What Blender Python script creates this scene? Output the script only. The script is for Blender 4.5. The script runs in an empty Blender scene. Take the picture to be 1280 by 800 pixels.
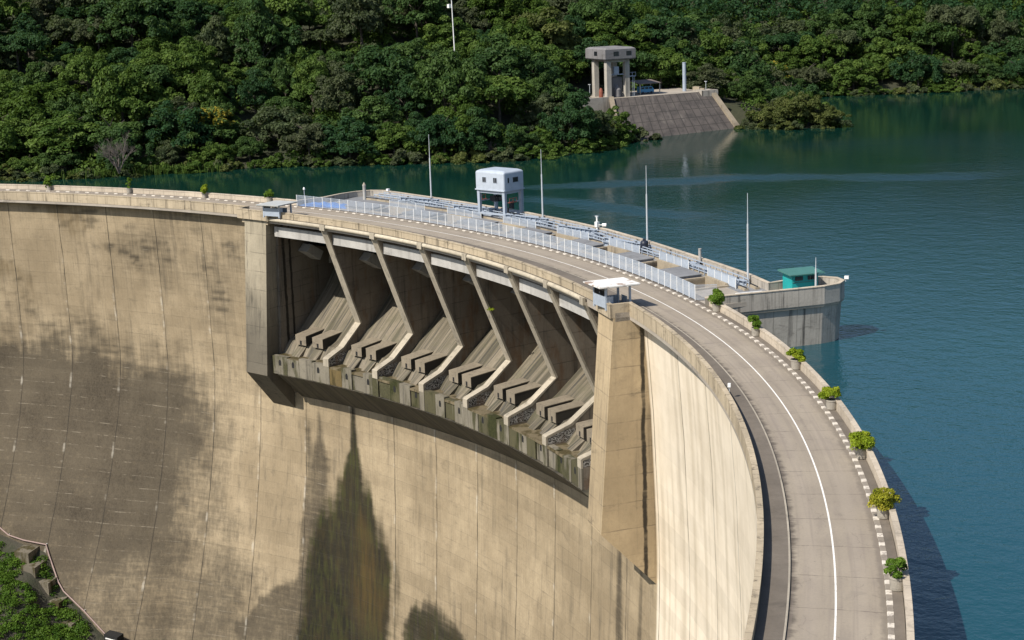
import bpy, bmesh, math, random
import numpy as np
from mathutils import Vector, Matrix
random.seed(7); rng = np.random.default_rng(7)
scene = bpy.context.scene
COL = scene.collection
PI = math.pi

# ------------------------------------------------------------------ dam plan
# The crest is an arch: R(theta) about the world origin; s = metres upstream (+) of the road's centre line.
R0, A2, A3, A4 = 144.715, 26.875, -11.698, 3.407
def Rth(th):
    x = th - 0.8
    return R0 + A2*x*x + A3*x**3 + A4*x**4
def P(th, s, z): 
    r = Rth(th) + s
    return (r*math.cos(th), r*math.sin(th), z)
_tt = np.linspace(-0.2, 2.8, 3001)
_xy = np.stack([Rth(_tt)*np.cos(_tt), Rth(_tt)*np.sin(_tt)], -1)
_al = np.concatenate([[0], np.cumsum(np.hypot(*(np.diff(_xy, axis=0).T)))])
def arc(th): return float(np.interp(th, _tt, _al))
def U(th, s, z): return (arc(th), s, z)
WATER = -6.0

# ------------------------------------------------------------------ mesh builder
TILT=[0]      # the spillway sill rises gently towards its near end
class MB:
    def __init__(self): self.v=[]; self.u=[]; self.f=[]; self.att={}
    def add(self, p, u=None):
        self.v.append(tuple(p)); self.u.append(tuple(u if u is not None else p)); return len(self.v)-1
    def pv(self, th, s, z):
        z2=z+3.4*(1.884-th)*min(1,max(0,(-z-3)/22)) if TILT[0] else z
        return self.add(P(th,s,z2), U(th,s,z))
    def face(self, *i): self.f.append(tuple(i))
    def hexa(self, pts, us=None):        # 4 bottom, 4 top, same winding
        i=[self.add(p, us[k] if us else None) for k,p in enumerate(pts)]
        for q in ((0,3,2,1),(4,5,6,7),(0,1,5,4),(1,2,6,5),(2,3,7,6),(3,0,4,7)): self.face(*[i[k] for k in q])
    def box(self, c, size, rz=0, M=None):
        x,y,z=[k/2 for k in size]; pts=[]
        for dz in (-z,z):
            for dx,dy in ((-x,-y),(x,-y),(x,y),(-x,y)):
                p=Vector((dx,dy,dz))
                if M is not None: p=M@p
                elif rz: p=Matrix.Rotation(rz,3,'Z')@p
                pts.append((c[0]+p.x,c[1]+p.y,c[2]+p.z))
        self.hexa(pts)
    def beam(self, a, b, w, h):          # rectangular bar from a to b
        a=Vector(a); b=Vector(b); d=b-a; L=d.length
        q=d.to_track_quat('X','Z').to_matrix(); self.box((a+b)/2,(L,w,h),M=q)
    def sweep(self, prof, t0, t1, n=None, caps=True, ds=None):   # closed (s,z) profile along the arch
        if n is None: n=max(1,int(abs(arc(t1)-arc(t0))/1.5))
        m=len(prof); rows=[]
        for k in range(n+1):
            t=t0+(t1-t0)*k/n; o=ds(t) if ds else 0
            rows.append([self.pv(t,s+o,z) for s,z in prof])
        for k in range(n):
            for j in range(m):
                a,b=rows[k],rows[k+1]; self.face(a[j],a[(j+1)%m],b[(j+1)%m],b[j])
        if caps: self.face(*rows[0][::-1]); self.face(*rows[-1])
    def pbox(self, t0,t1,s0,s1,z0,z1,n=None): self.sweep([(s0,z0),(s1,z0),(s1,z1),(s0,z1)],t0,t1,n)
    def tube(self, pts, r, n=8, caps=True, r2=None):
        pts=[Vector(p) for p in pts]; rows=[]; N=len(pts)
        for k,p in enumerate(pts):
            d=(pts[min(k+1,N-1)]-pts[max(k-1,0)]); 
            if d.length<1e-9: d=Vector((0,0,1))
            q=d.to_track_quat('Z','Y').to_matrix(); rr=r if r2 is None else r+(r2-r)*k/(N-1)
            rows.append([self.add(p+q@Vector((rr*math.cos(2*PI*j/n),rr*math.sin(2*PI*j/n),0))) for j in range(n)])
        for a,b in zip(rows,rows[1:]):
            for j in range(n): self.face(a[j],a[(j+1)%n],b[(j+1)%n],b[j])
        if caps: self.face(*rows[0][::-1]); self.face(*rows[-1])
    def lathe(self, prof, c=(0,0,0), n=20):
        rows=[[self.add((c[0]+r*math.cos(2*PI*j/n),c[1]+r*math.sin(2*PI*j/n),c[2]+z)) for j in range(n)] for r,z in prof]
        for a,b in zip(rows,rows[1:]):
            for j in range(n): self.face(a[j],a[(j+1)%n],b[(j+1)%n],b[j])
        self.face(*rows[0][::-1]); self.face(*rows[-1])
    def prism(self, poly, z0, z1, top=None):
        b=[self.add((x,y,z0)) for x,y in poly]; t=[self.add((x,y,z1)) for x,y in (top or poly)]; m=len(poly)
        for k in range(m): self.face(b[k],b[(k+1)%m],t[(k+1)%m],t[k])
        self.face(*b[::-1]); self.face(*t)
    def build(self, name, mat, parent=None, smooth=False, norm=True, loc=None):
        me=bpy.data.meshes.new(name); me.from_pydata(self.v,[],self.f)
        a=me.attributes.new('uvw','FLOAT_VECTOR','POINT'); a.data.foreach_set('vector', np.asarray(self.u,np.float32).ravel())
        for k,vals in self.att.items():
            a=me.attributes.new(k,'FLOAT','POINT'); a.data.foreach_set('value', np.asarray(vals,np.float32))
        if norm:
            bm=bmesh.new(); bm.from_mesh(me); bmesh.ops.recalc_face_normals(bm,faces=bm.faces[:]); bm.to_mesh(me); bm.free()
        if smooth: me.polygons.foreach_set('use_smooth',[True]*len(me.polygons))
        me.materials.append(mat); me.update()
        o=bpy.data.objects.new(name,me); COL.objects.link(o)
        if parent: o.parent=parent
        if loc: o.location=loc
        return o
def tag(o,label=None,cat=None,group=None,kind=None):
    if label: o['label']=label
    if cat: o['category']=cat
    if group: o['group']=group
    if kind: o['kind']=kind
    return o
def empty(name,loc=(0,0,0),rz=0,label=None,cat=None,group=None):
    o=bpy.data.objects.new(name,None); COL.objects.link(o); o.location=loc; o.rotation_euler=(0,0,rz); o.empty_display_size=.5
    return tag(o,label,cat,group)
def copy_tree(o,parent=None):
    c=o.copy(); COL.objects.link(c)
    if parent: c.parent=parent
    for ch in list(o.children): copy_tree(ch,c)
    return c

# ------------------------------------------------------------------ node helper
class G:
    def __init__(self,name):
        self.m=bpy.data.materials.new(name); self.m.use_nodes=True; self.t=self.m.node_tree; self.t.nodes.clear()
        self.out=self.n('ShaderNodeOutputMaterial')
    def n(self,typ,ins=None,**props):
        nd=self.t.nodes.new(typ)
        for k,v in props.items(): setattr(nd,k,v)
        for k,v in (ins or {}).items(): self.set(nd.inputs[k],v)
        return nd
    def set(self,sock,v):
        if isinstance(v,bpy.types.NodeSocket): self.t.links.new(v,sock)
        elif isinstance(v,(tuple,list)) and len(v)==3 and sock.type=='RGBA': sock.default_value=(*v,1)
        else: sock.default_value=v
    def math(self,op,a,b=0.0,c=None,clamp=False):
        nd=self.n('ShaderNodeMath',operation=op,use_clamp=clamp); self.set(nd.inputs[0],a); self.set(nd.inputs[1],b)
        if c is not None: self.set(nd.inputs[2],c)
        return nd.outputs[0]
    def mix(self,f,a,b,mode='MIX'):
        nd=self.n('ShaderNodeMix',data_type='RGBA',blend_type=mode); self.set(nd.inputs['Factor'],f); self.set(nd.inputs['A'],a) if False else None
        A=[i for i in nd.inputs if i.type=='RGBA']; self.set(A[0],a); self.set(A[1],b)
        return [o for o in nd.outputs if o.type=='RGBA'][0]
    def mr(self,v,a,b,c=0.0,d=1.0):
        nd=self.n('ShaderNodeMapRange',interpolation_type='SMOOTHSTEP'); 
        for i,x in enumerate((v,a,b,c,d)): self.set(nd.inputs[i],x)
        return nd.outputs[0]
    def attr(self,name,vec=False):
        nd=self.n('ShaderNodeAttribute',attribute_name=name); return nd.outputs['Vector' if vec else 'Fac']
    def scale(self,vec,s,off=None):
        nd=self.n('ShaderNodeMapping'); self.set(nd.inputs['Vector'],vec); nd.inputs['Scale'].default_value=s
        if off is not None: nd.inputs['Location'].default_value=off
        return nd.outputs[0]
    def noise(self,vec,sc,det=4,rough=.6,dist=0):
        nd=self.n('ShaderNodeTexNoise',{'Scale':sc,'Detail':det,'Roughness':rough,'Distortion':dist}); self.set(nd.inputs['Vector'],vec); return nd.outputs['Fac']
    def sep(self,vec):
        nd=self.n('ShaderNodeSeparateXYZ'); self.set(nd.inputs[0],vec); return nd.outputs
    def bsdf(self,col,rough=.85,bump=None,bstr=.3,bdist=.05,**kw):
        b=self.n('ShaderNodeBsdfPrincipled',{'Base Color':col,'Roughness':rough})
        for k,v in kw.items(): self.set(b.inputs[k.replace('_',' ')],v)
        if bump is not None:
            bn=self.n('ShaderNodeBump',{'Strength':bstr,'Distance':bdist,'Height':bump}); self.t.links.new(bn.outputs[0],b.inputs['Normal'])
        self.t.links.new(b.outputs[0],self.out.inputs['Surface']); return b

def lines(g,coord,period,off,width):
    """1 on thin lines every `period` metres"""
    x=g.math('FRACT',g.math('DIVIDE',g.math('ADD',coord,off),period))
    d=g.math('MINIMUM',x,g.math('SUBTRACT',1.0,x))
    return g.mr(d,width/period*.4,width/period,1.0,0.0)

def concrete(name,base,dark=(.05,.046,.04),light=None,streak=.6,grime=.5,lift=0,joint=0,joff=0,attrs=False,form=0,efflo=0,moss=0,mosscol=(.05,.055,.015),sc=1.0,rust=0,vst=(),low=None):
    g=G(name); v=g.attr('uvw',True); x,s,z=g.sep(v)
    big=g.noise(g.scale(v,(1,1,1)),.07*sc,5,.6)
    mid=g.noise(g.scale(v,(1,1,.6),(31,7,3)),.45*sc,6,.65)
    fine=g.noise(v,3.0*sc,6,.7)
    col=g.mix(g.mr(big,.35,.65),tuple(c*.86 for c in base),light or tuple(min(.8,c*1.12) for c in base))
    col=g.mix(g.mr(mid,.3,.75,0,.45),col,tuple(c*.62 for c in base))
    col=g.mix(g.mr(fine,.35,.8,0,.3),col,tuple(c*.5 for c in base))
    if streak:
        st=g.noise(g.scale(v,(1.1,1.1,.05),(3,9,1)),.9*sc,6,.62)
        st2=g.noise(g.scale(v,(4.,4.,.12),(13,1,5)),.9*sc,4,.6)
        k=g.math('MULTIPLY',g.mr(st,.5,.72),g.mr(mid,.3,.6,.35,1))
        k=g.math('MAXIMUM',k,g.mr(st2,.62,.8,0,.7))
        col=g.mix(g.math('MULTIPLY',k,streak),col,dark)
        wl=g.noise(g.scale(v,(2.2,2.2,.06),(53,2,8)),.8*sc,3,.6)
        col=g.mix(g.mr(wl,.66,.78,0,(.06 if attrs else .28)*streak),col,(.62,.58,.5))
    if grime:
        gm=g.noise(g.scale(v,(.6,.6,1.6),(5,5,77)),.35*sc,7,.72,.4)
        col=g.mix(g.mr(gm,.55,.72,0,grime),col,dark)
    if attrs:
        sv=g.noise(g.scale(v,(1.6,1.6,.07)),.8,5,.65)
        hz=g.noise(g.scale(v,(.16,.16,1.9),(3,1,9)),1.0,6,.7); sp=g.noise(g.scale(v,(.55,.55,1.6)),.9,7,.75); vs=g.noise(g.scale(v,(2.2,2.2,.10),(8,4,2)),.7,5,.68)
        nn=g.math('SUBTRACT',g.math('ADD',g.math('ADD',g.math('MULTIPLY',hz,.8),g.math('MULTIPLY',sp,.6)),g.math('MULTIPLY',vs,1.0)),1.2)
        dd=g.mr(g.math('ADD',g.attr('dirt'),g.math('MULTIPLY',nn,.85)),.05,1.02,0,.95)
        dark_c=g.mix(g.mr(g.math('ADD',fine,g.math('MULTIPLY',vs,.8)),.6,1.1),(.020,.0165,.0115),(.066,.054,.038))
        dark_c=g.mix(g.mr(g.math('ADD',big,g.math('MULTIPLY',hz,.5)),.6,.95,0,.55),dark_c,(.10,.083,.058))
        col=g.mix(dd,col,dark_c)
        fx=lines(g,x,.62,.1,.07); col=g.mix(g.math('MULTIPLY',fx,g.mr(sv,.4,.7,0,.22)),col,(.07,.06,.045))
        wz=g.math('MULTIPLY',lines(g,g.math('ADD',z,g.math('MULTIPLY',hz,.35)),2.0,.35,.10),g.mr(sp,.48,.62,0,.40)); col=g.mix(g.math('MULTIPLY',wz,dd),col,(.30,.26,.20))
        ml=g.mr(g.math('ADD',g.attr('moss'),g.math('MULTIPLY',nn,.5)),.05,1.0,0,.96)
        col=g.mix(ml,col,g.mix(g.mr(vs,.35,.65),(.009,.009,.006),g.mix(g.mr(mid,.4,.6),(.034,.036,.010),(.030,.024,.010))))
        rs=g.attr('rust'); col=g.mix(g.math('MULTIPLY',rs,g.mr(sv,.35,.6,.3,1)),col,(.085,.055,.018))
        wh=g.attr('pale'); col=g.mix(g.math('MULTIPLY',wh,.9),col,g.mix(g.mr(mid,.3,.7),(.76,.68,.56),(.68,.60,.48)))
    if moss:
        mm=g.noise(g.scale(v,(1,1,.25),(9,3,21)),.28*sc,4,.6)
        col=g.mix(g.mr(mm,.46,.58,0,moss),col,g.mix(g.mr(fine,.3,.7),mosscol,tuple(c*.45 for c in mosscol)))
    if efflo:
        up=g.math('MULTIPLY',g.mr(z,-22.6,-22.2),g.mr(z,-20.6,-21.0)); fr=g.mr(s,-3.2,-4.2)
        vo=g.n('ShaderNodeTexVoronoi',{'Scale':2.1},feature='DISTANCE_TO_EDGE'); dn=g.n('ShaderNodeTexNoise',{'Scale':1.3,'Detail':3}); g.set(dn.inputs['Vector'],v); va=g.n('ShaderNodeVectorMath',operation='ADD'); g.set(va.inputs[0],g.scale(v,(1,1,1.6))); g.set(va.inputs[1],g.scale(dn.outputs['Color'],(1.6,1.6,1.6))); g.set(vo.inputs['Vector'],va.outputs[0])
        ed=g.mr(g.math('ADD',vo.outputs[0],g.math('MULTIPLY',fine,.1)),.10,.17,1,0)
        zone=g.math('MULTIPLY',up,fr)
        col=g.mix(g.math('MULTIPLY',zone,.85),col,(.035,.033,.03))
        col=g.mix(g.math('MULTIPLY',g.math('MULTIPLY',zone,ed),efflo),col,(.62,.60,.56))
    if rust:
        rn=g.noise(g.scale(v,(1,1,.35),(77,3,1)),.5,4,.6); col=g.mix(g.mr(rn,.5,.7,0,rust),col,(.14,.075,.035))
    if low:
        lz=g.math('ADD',z,g.math('MULTIPLY',g.math('SUBTRACT',g.noise(g.scale(v,(1.5,1.5,.3)),.6,5,.7),.5),16))
        col=g.mix(g.mr(lz,low[0],low[1],0,.72),col,(.075,.067,.055))
    for (s0,wd) in vst:
        dx=g.math('ABSOLUTE',g.math('ADD',g.math('SUBTRACT',s,s0),g.math('MULTIPLY',g.math('SUBTRACT',g.noise(g.scale(v,(1,1,.5)),.9,4),.5),wd*1.6)))
        col=g.mix(g.math('MULTIPLY',g.mr(dx,wd*.4,wd,.93,0),g.mr(g.noise(g.scale(v,(.1,.1,1)),.35,4),.3,.5,.45,1)),col,(.018,.016,.013))
    h=fine
    if lift:
        wob=g.math('MULTIPLY',g.math('SUBTRACT',g.noise(v,.5,2),.5),.12)
        zz=g.math('ADD',z,wob); ln=lines(g,zz,lift,0,.09); brk=g.mr(g.noise(g.scale(v,(.4,.4,3)),.8,3),.4,.6,.15,1)
        lm=g.math('MULTIPLY',ln,brk); 
        if attrs: lm=g.math('MULTIPLY',lm,g.math('SUBTRACT',1.0,g.math('MULTIPLY',g.attr('pale'),.95)))
        col=g.mix(g.math('MULTIPLY',lm,.16 if attrs else .42),col,dark); h=g.math('SUBTRACT',h,g.math('MULTIPLY',lm,.5))
        # band of tone per lift
        band=g.n('ShaderNodeTexWhiteNoise',noise_dimensions='1D'); g.set(band.inputs['W'],g.math('FLOOR',g.math('DIVIDE',zz,lift)))
        col=g.mix(g.math('MULTIPLY',band.outputs['Value'],.30),col,(.62,.62,.62),'MULTIPLY')
    if joint:
        wob=g.math('MULTIPLY',g.math('SUBTRACT',g.noise(v,.25,2),.5),.35)
        jn=lines(g,g.math('ADD',x,wob),joint,joff,.13); jw=lines(g,g.math('ADD',x,g.math('MULTIPLY',wob,2.5)),joint,joff-.25,.35)
        bk=g.noise(g.scale(v,(.02,.02,.25)),1.0,4)
        col=g.mix(g.math('MULTIPLY',jw,g.math('MULTIPLY',g.mr(bk,.52,.66,0,.3),g.math('SUBTRACT',1.0,g.attr('moss') if attrs else 0.0))),col,(.62,.58,.5))
        col=g.mix(g.math('MULTIPLY',jn,g.mr(bk,.35,.6,.95,.5)),col,(.03,.026,.02)); h=g.math('SUBTRACT',h,jn)
    if form:
        fl=lines(g,x,form,0,.06); col=g.mix(g.math('MULTIPLY',fl,.4),col,dark)
    g.bsdf(col,.9,h,.35,.06,Specular_IOR_Level=.25)
    return g.m

def paint(name,col,rough=.5,metal=0,wear=.25,rustc=(.12,.05,.02),spec=.4):
    g=G(name); v=g.n('ShaderNodeTexCoord').outputs['Object']
    n1=g.noise(v,.9,5,.65); n2=g.noise(g.scale(v,(3,3,.5)),1.5,5,.7)
    c=g.mix(g.mr(n1,.35,.7,0,.5),col,tuple(k*.72 for k in col))
    n3=g.noise(v,.55,4,.6); c=g.mix(g.math('MULTIPLY',g.mr(n3,.50,.60),wear),c,rustc) if wear>.5 else g.mix(g.mr(n2,.6,.78,0,wear),c,rustc)
    g.bsdf(c,rough,n2,.08,.02,Metallic=metal,Specular_IOR_Level=spec); return g.m

def leafmat(name,c1,c2,c3=None,flower=None):
    g=G(name); t=g.attr('tint'); oi=g.n('ShaderNodeObjectInfo')
    w=g.attr('uvw',True)
    c=g.mix(t,c1,c2)
    if c3: c=g.mix(g.mr(oi.outputs['Random'],.25,.95,0,.85),c,c3)
    c=g.mix(g.mr(g.noise(w,1.2,3),.3,.7,0,.35),c,tuple(k*.55 for k in c1))
    if flower:
        c=g.mix(g.math('MULTIPLY',g.mr(g.noise(w,1.1,3),.48,.56),g.mr(g.sep(w)[2],.5,2.5,0,.85)),c,flower)
    d=g.n('ShaderNodeBsdfDiffuse',{'Color':c}); tr=g.n('ShaderNodeBsdfTranslucent',{'Color':g.mix(.5,c,(.12,.2,.02))})
    gl=g.n('ShaderNodeBsdfGlossy',{'Roughness':.5,'Color':(.5,.5,.5)})
    m=g.n('ShaderNodeMixShader',{0:.3}); g.t.links.new(d.outputs[0],m.inputs[1]); g.t.links.new(tr.outputs[0],m.inputs[2])
    m2=g.n('ShaderNodeMixShader',{0:.012}); g.t.links.new(m.outputs[0],m2.inputs[1]); g.t.links.new(gl.outputs[0],m2.inputs[2])
    g.t.links.new(m2.outputs[0],g.out.inputs['Surface']); return g.m

# concretes
JP=11.55
M={}
M['wall']=concrete('arch_concrete',(.31,.245,.158),light=(.385,.31,.205),streak=.42,grime=.3,lift=2.0,joint=JP,joff=JP-(arc(1.806)%JP),attrs=True)
M['pier']=concrete('pier_concrete',(.33,.29,.215),low=(-6,-22),dark=(.035,.032,.027),streak=.95,grime=.45,lift=3.0)
M['endpier']=concrete('end_pier_concrete',(.42,.33,.21),streak=.5,grime=.4,lift=3.2,form=3.4,vst=((-3.5,.36),))
M['rib']=concrete('rib_shaded_concrete',(.22,.185,.145),dark=(.03,.028,.025),streak=.7,grime=.4,lift=2.5,efflo=.7,rust=.6)  # base darkened for the shaded pier sides; streaks, rust and lime are real
M['parapet']=concrete('parapet_concrete',(.42,.35,.25),dark=(.04,.034,.027),streak=1.0,grime=.6,form=2.4,sc=1.6)
M['parapet_clean']=concrete('parapet_pale_concrete',(.50,.43,.34),streak=.45,grime=.35,form=2.4,sc=1.6)
M['coping']=concrete('coping_concrete',(.36,.32,.26),streak=0,grime=.5,sc=1.5)
M['training']=concrete('training_wall_concrete',(.20,.175,.14),dark=(.03,.028,.025),streak=.7,grime=.4,lift=2.5,rust=.4,vst=((-3.6,.5),(-1.9,.4)))
M['hatch']=concrete('hatch_cover_plate',(.21,.215,.225),streak=0,grime=.7,form=1.5)
M['ledge']=concrete('ledge_concrete',(.15,.13,.10),streak=0,grime=.7,sc=1.5)
M['inner2']=concrete('ramp_edge_concrete',(.26,.22,.165),streak=.5,grime=.5)
M['nose']=concrete('pier_lit_nose_concrete',(.40,.355,.28),streak=.5,grime=.45,sc=1.5)
M['beam']=concrete('beam_concrete',(.46,.41,.32),streak=.35,grime=.3,sc=1.5)
M['fascia']=concrete('fascia_concrete',(.42,.41,.39),streak=.35,grime=.35,sc=1.3)
def chute_mat(name='chute_concrete',k=1.0):
    def q(*c): return tuple(x*k for x in c)
    g=G(name); v=g.attr('uvw',True); n=g.noise(g.scale(v,(.9,.02,.02)),1.0,5,.65); n2=g.noise(g.scale(v,(2.2,.05,.05),(31,0,0)),1.0,4,.6); f=g.noise(v,2.5,6,.7); m=g.noise(v,.4,5,.65)
    c=g.mix(g.mr(n,.38,.62),q(.19,.16,.115),q(.055,.048,.03)); c=g.mix(g.mr(n2,.53,.62,0,.85),c,(.03,.03,.028)); c=g.mix(g.mr(n2,.30,.42,.55,0),c,q(.27,.235,.18))
    c=g.mix(g.mr(m,.45,.7,0,.5),c,(.09,.085,.045)); c=g.mix(g.mr(f,.4,.75,0,.4),c,(.08,.07,.055)); g.bsdf(c,.75,f,.3,.05); return g.m
M['chute']=chute_mat(); M['corbel']=chute_mat('corbel_shaded_stained_concrete',.42)  # corbel tone darkened for its shaded underside as well as stains
M['sill']=concrete('sill_concrete',(.20,.18,.14),streak=.75,grime=.5,moss=.85,mosscol=(.05,.05,.016),sc=1.3)
M['apron']=concrete('apron_concrete',(.16,.13,.08),streak=0,grime=.6,moss=.9,mosscol=(.07,.055,.02),sc=1.4)
M['shadeconc']=concrete('splitter_shaded_concrete',(.05,.045,.037),streak=.5,grime=.5)  # near-black paints the shade on the sides of the splitter blocks
M['sillmoss']=concrete('sill_mossy_concrete',(.085,.078,.042),streak=.8,grime=.5,moss=.95,mosscol=(.036,.040,.011),sc=1.3)
M['sillbrown']=concrete('sill_brown_concrete',(.13,.095,.04),streak=.7,grime=.5,moss=.7,mosscol=(.05,.04,.012),sc=1.3)
M['stepconc']=concrete('step_concrete',(.17,.15,.115),streak=.8,grime=.6,moss=.9,mosscol=(.06,.05,.015),sc=1.5)
M['block']=concrete('splitter_concrete',(.23,.195,.145),streak=.5,grime=.5,sc=2)
M['platform']=concrete('platform_concrete',(.42,.385,.335),dark=(.02,.02,.02),streak=1.0,grime=.5,form=3.0,sc=1.2)
M['deck']=concrete('deck_concrete',(.36,.32,.27),streak=0,grime=.5)
M['inner']=concrete('shaft_concrete',(.36,.305,.225),streak=.6,grime=.4)
M['footpath']=concrete('footpath_concrete',(.155,.133,.11),streak=0,grime=.6,sc=1.3)
M['pot']=concrete('pot_concrete',(.36,.33,.28),streak=.5,grime=.5,sc=4)
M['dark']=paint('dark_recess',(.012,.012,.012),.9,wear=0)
M['steel']=paint('dark_steel',(.035,.04,.048),.6,.3,.3)
M['greypaint']=paint('grey_painted_steel',(.34,.39,.46),.45,0,.15)
M['cabinpaint']=paint('cabin_paint',(.40,.45,.52),.4,0,.1)
M['fence']=paint('fence_paint',(.38,.43,.50),.5,0,.1,(.3,.33,.38))
M['pole']=paint('pole_galvanised',(.52,.55,.58),.45,.2,.1)
M['white']=paint('white_paint',(.78,.78,.76),.5,0,.12)
M['roofwhite']=paint('roof_white_paint',(.74,.73,.70),.6,0,.75,(.22,.11,.05))
M['boothroof']=paint('grey_roof_paint',(.42,.43,.42),.6,0,.2)
M['teal']=paint('teal_paint',(.012,.30,.30),.5,0,.2,(.03,.12,.12))
M['tealroof']=paint('teal_roof_paint',(.06,.17,.15),.5,0,.2,(.05,.12,.1))
M['glass']=paint('dark_glass',(.015,.018,.022),.15,0,0,spec=.6)
M['blue']=paint('blue_paint',(.10,.32,.55),.45,0,.1)
M['bluetarp']=paint('blue_tarpaulin',(.03,.16,.50),.5,0,.1)
M['drum']=paint('black_plastic',(.02,.024,.04),.4,0,0)
M['rustred']=paint('rust_red_paint',(.22,.07,.045),.7,0,.4)
M['pinkpipe']=paint('faded_pink_pipe',(.30,.22,.20),.7,0,.3,(.3,.2,.16))
M['towerconc']=concrete('tower_concrete',(.43,.405,.36),streak=.5,grime=.3,sc=.8)
M['towercab']=concrete('tower_cabin_concrete',(.20,.195,.20),streak=.6,grime=.4,sc=.9)
M['shedroof']=paint('brown_sheet_roof',(.16,.13,.115),.7,0,.3)

def revet_mat():
    g=G('revetment_slabs'); v=g.attr('uvw',True); x,y,z=g.sep(v)
    n=g.noise(v,.35,6,.7); c=g.mix(g.mr(n,.35,.7),(.085,.073,.066),(.042,.037,.035))
    n2=g.noise(g.scale(v,(1,.25,1)),.6,5,.6); c=g.mix(g.mr(n2,.55,.7,0,.6),c,(.14,.125,.11))
    l=g.math('MAXIMUM',lines(g,x,2.6,0,.22),lines(g,y,3.4,0,.2)); c=g.mix(g.math('MULTIPLY',l,.7),c,(.02,.018,.016))
    g.bsdf(c,.95,n,.3,.1); return g.m
M['revet']=revet_mat()

def road_mat():
    g=G('road_surface'); v=g.attr('uvw',True); x,s,z=g.sep(v)
    big=g.noise(v,.12,5,.6); mid=g.noise(g.scale(v,(.35,1.5,1)),.6,6,.65); fine=g.noise(v,5,5,.7)
    c=g.mix(g.mr(big,.3,.7),(.305,.262,.205),(.255,.218,.172))
    c=g.mix(g.mr(mid,.45,.75,0,.5),c,(.20,.17,.145)); c=g.mix(g.mr(fine,.4,.8,0,.35),c,(.16,.137,.118))
    wp=g.math('MAXIMUM',g.mr(g.math('ABSOLUTE',g.math('SUBTRACT',g.math('ABSOLUTE',s),1.5)),.15,.75,1,0),0)
    c=g.mix(g.math('MULTIPLY',wp,.16),c,(.36,.31,.26))
    wob=g.math('MULTIPLY',g.math('SUBTRACT',g.noise(v,.8,3),.5),.35)
    jn=lines(g,g.math('ADD',x,wob),5.8,1.2,.08); c=g.mix(g.math('MULTIPLY',jn,g.mr(mid,.35,.6,.15,.7)),c,(.11,.09,.075))
    # grime that collects along the downstream gutter, ragged edge
    ed=g.math('ADD',s,g.math('MULTIPLY',g.noise(g.scale(v,(1,.4,1)),.8,5,.7),1.8)); 
    c=g.mix(g.mr(ed,-1.95,-1.35,.85,0),c,(.06,.05,.042))
    ed2=g.math('SUBTRACT',s,g.math('MULTIPLY',g.noise(v,.9,5,.7),.9)); c=g.mix(g.mr(ed2,2.05,2.5,0,.5),c,(.1,.085,.07))
    pt=g.noise(g.scale(v,(.6,.9,1),(7,2,0)),.5,3,.5,1.0); c=g.mix(g.mr(pt,.66,.76,0,.25),c,(.16,.14,.12))
    tr=g.noise(g.scale(v,(.05,2.2,1)),1.0,4,.6); c=g.mix(g.mr(tr,.48,.68,0,.38),c,(.19,.16,.135))
    cv=g.n('ShaderNodeTexVoronoi',{'Scale':.33},feature='DISTANCE_TO_EDGE'); dn=g.n('ShaderNodeTexNoise',{'Scale':.8,'Detail':5}); g.set(dn.inputs['Vector'],v); va=g.n('ShaderNodeVectorMath',operation='ADD'); g.set(va.inputs[0],v); g.set(va.inputs[1],g.scale(dn.outputs['Color'],(1.8,1.8,0))); g.set(cv.inputs['Vector'],va.outputs[0])
    ck=g.math('MULTIPLY',g.mr(cv.outputs[0],.004,.016,1,0),g.mr(mid,.45,.6)); c=g.mix(g.math('MULTIPLY',ck,.28),c,(.09,.075,.062))
    sp=g.noise(v,1.1,3,.5); c=g.mix(g.mr(sp,.70,.76,0,.5),c,(.10,.085,.072))
    g.bsdf(c,.88,fine,.2,.02,Specular_IOR_Level=.3); return g.m
M['road']=road_mat()
def kerb_mat(name,col,dirt=.5):
    g=G(name); v=g.attr('uvw',True); n=g.noise(v,1.6,6,.75)
    c=g.mix(g.mr(n,.45,.72,0,dirt),col,(.12,.10,.085)); g.bsdf(c,.8,n,.2,.02); return g.m
M['kerbwhite']=kerb_mat('kerb_white_paint',(.58,.53,.46),.95)
M['kerbdark']=kerb_mat('kerb_dark_paint',(.23,.20,.165),.6)
M['line']=kerb_mat('line_white_paint',(.76,.74,.70),.45)

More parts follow.
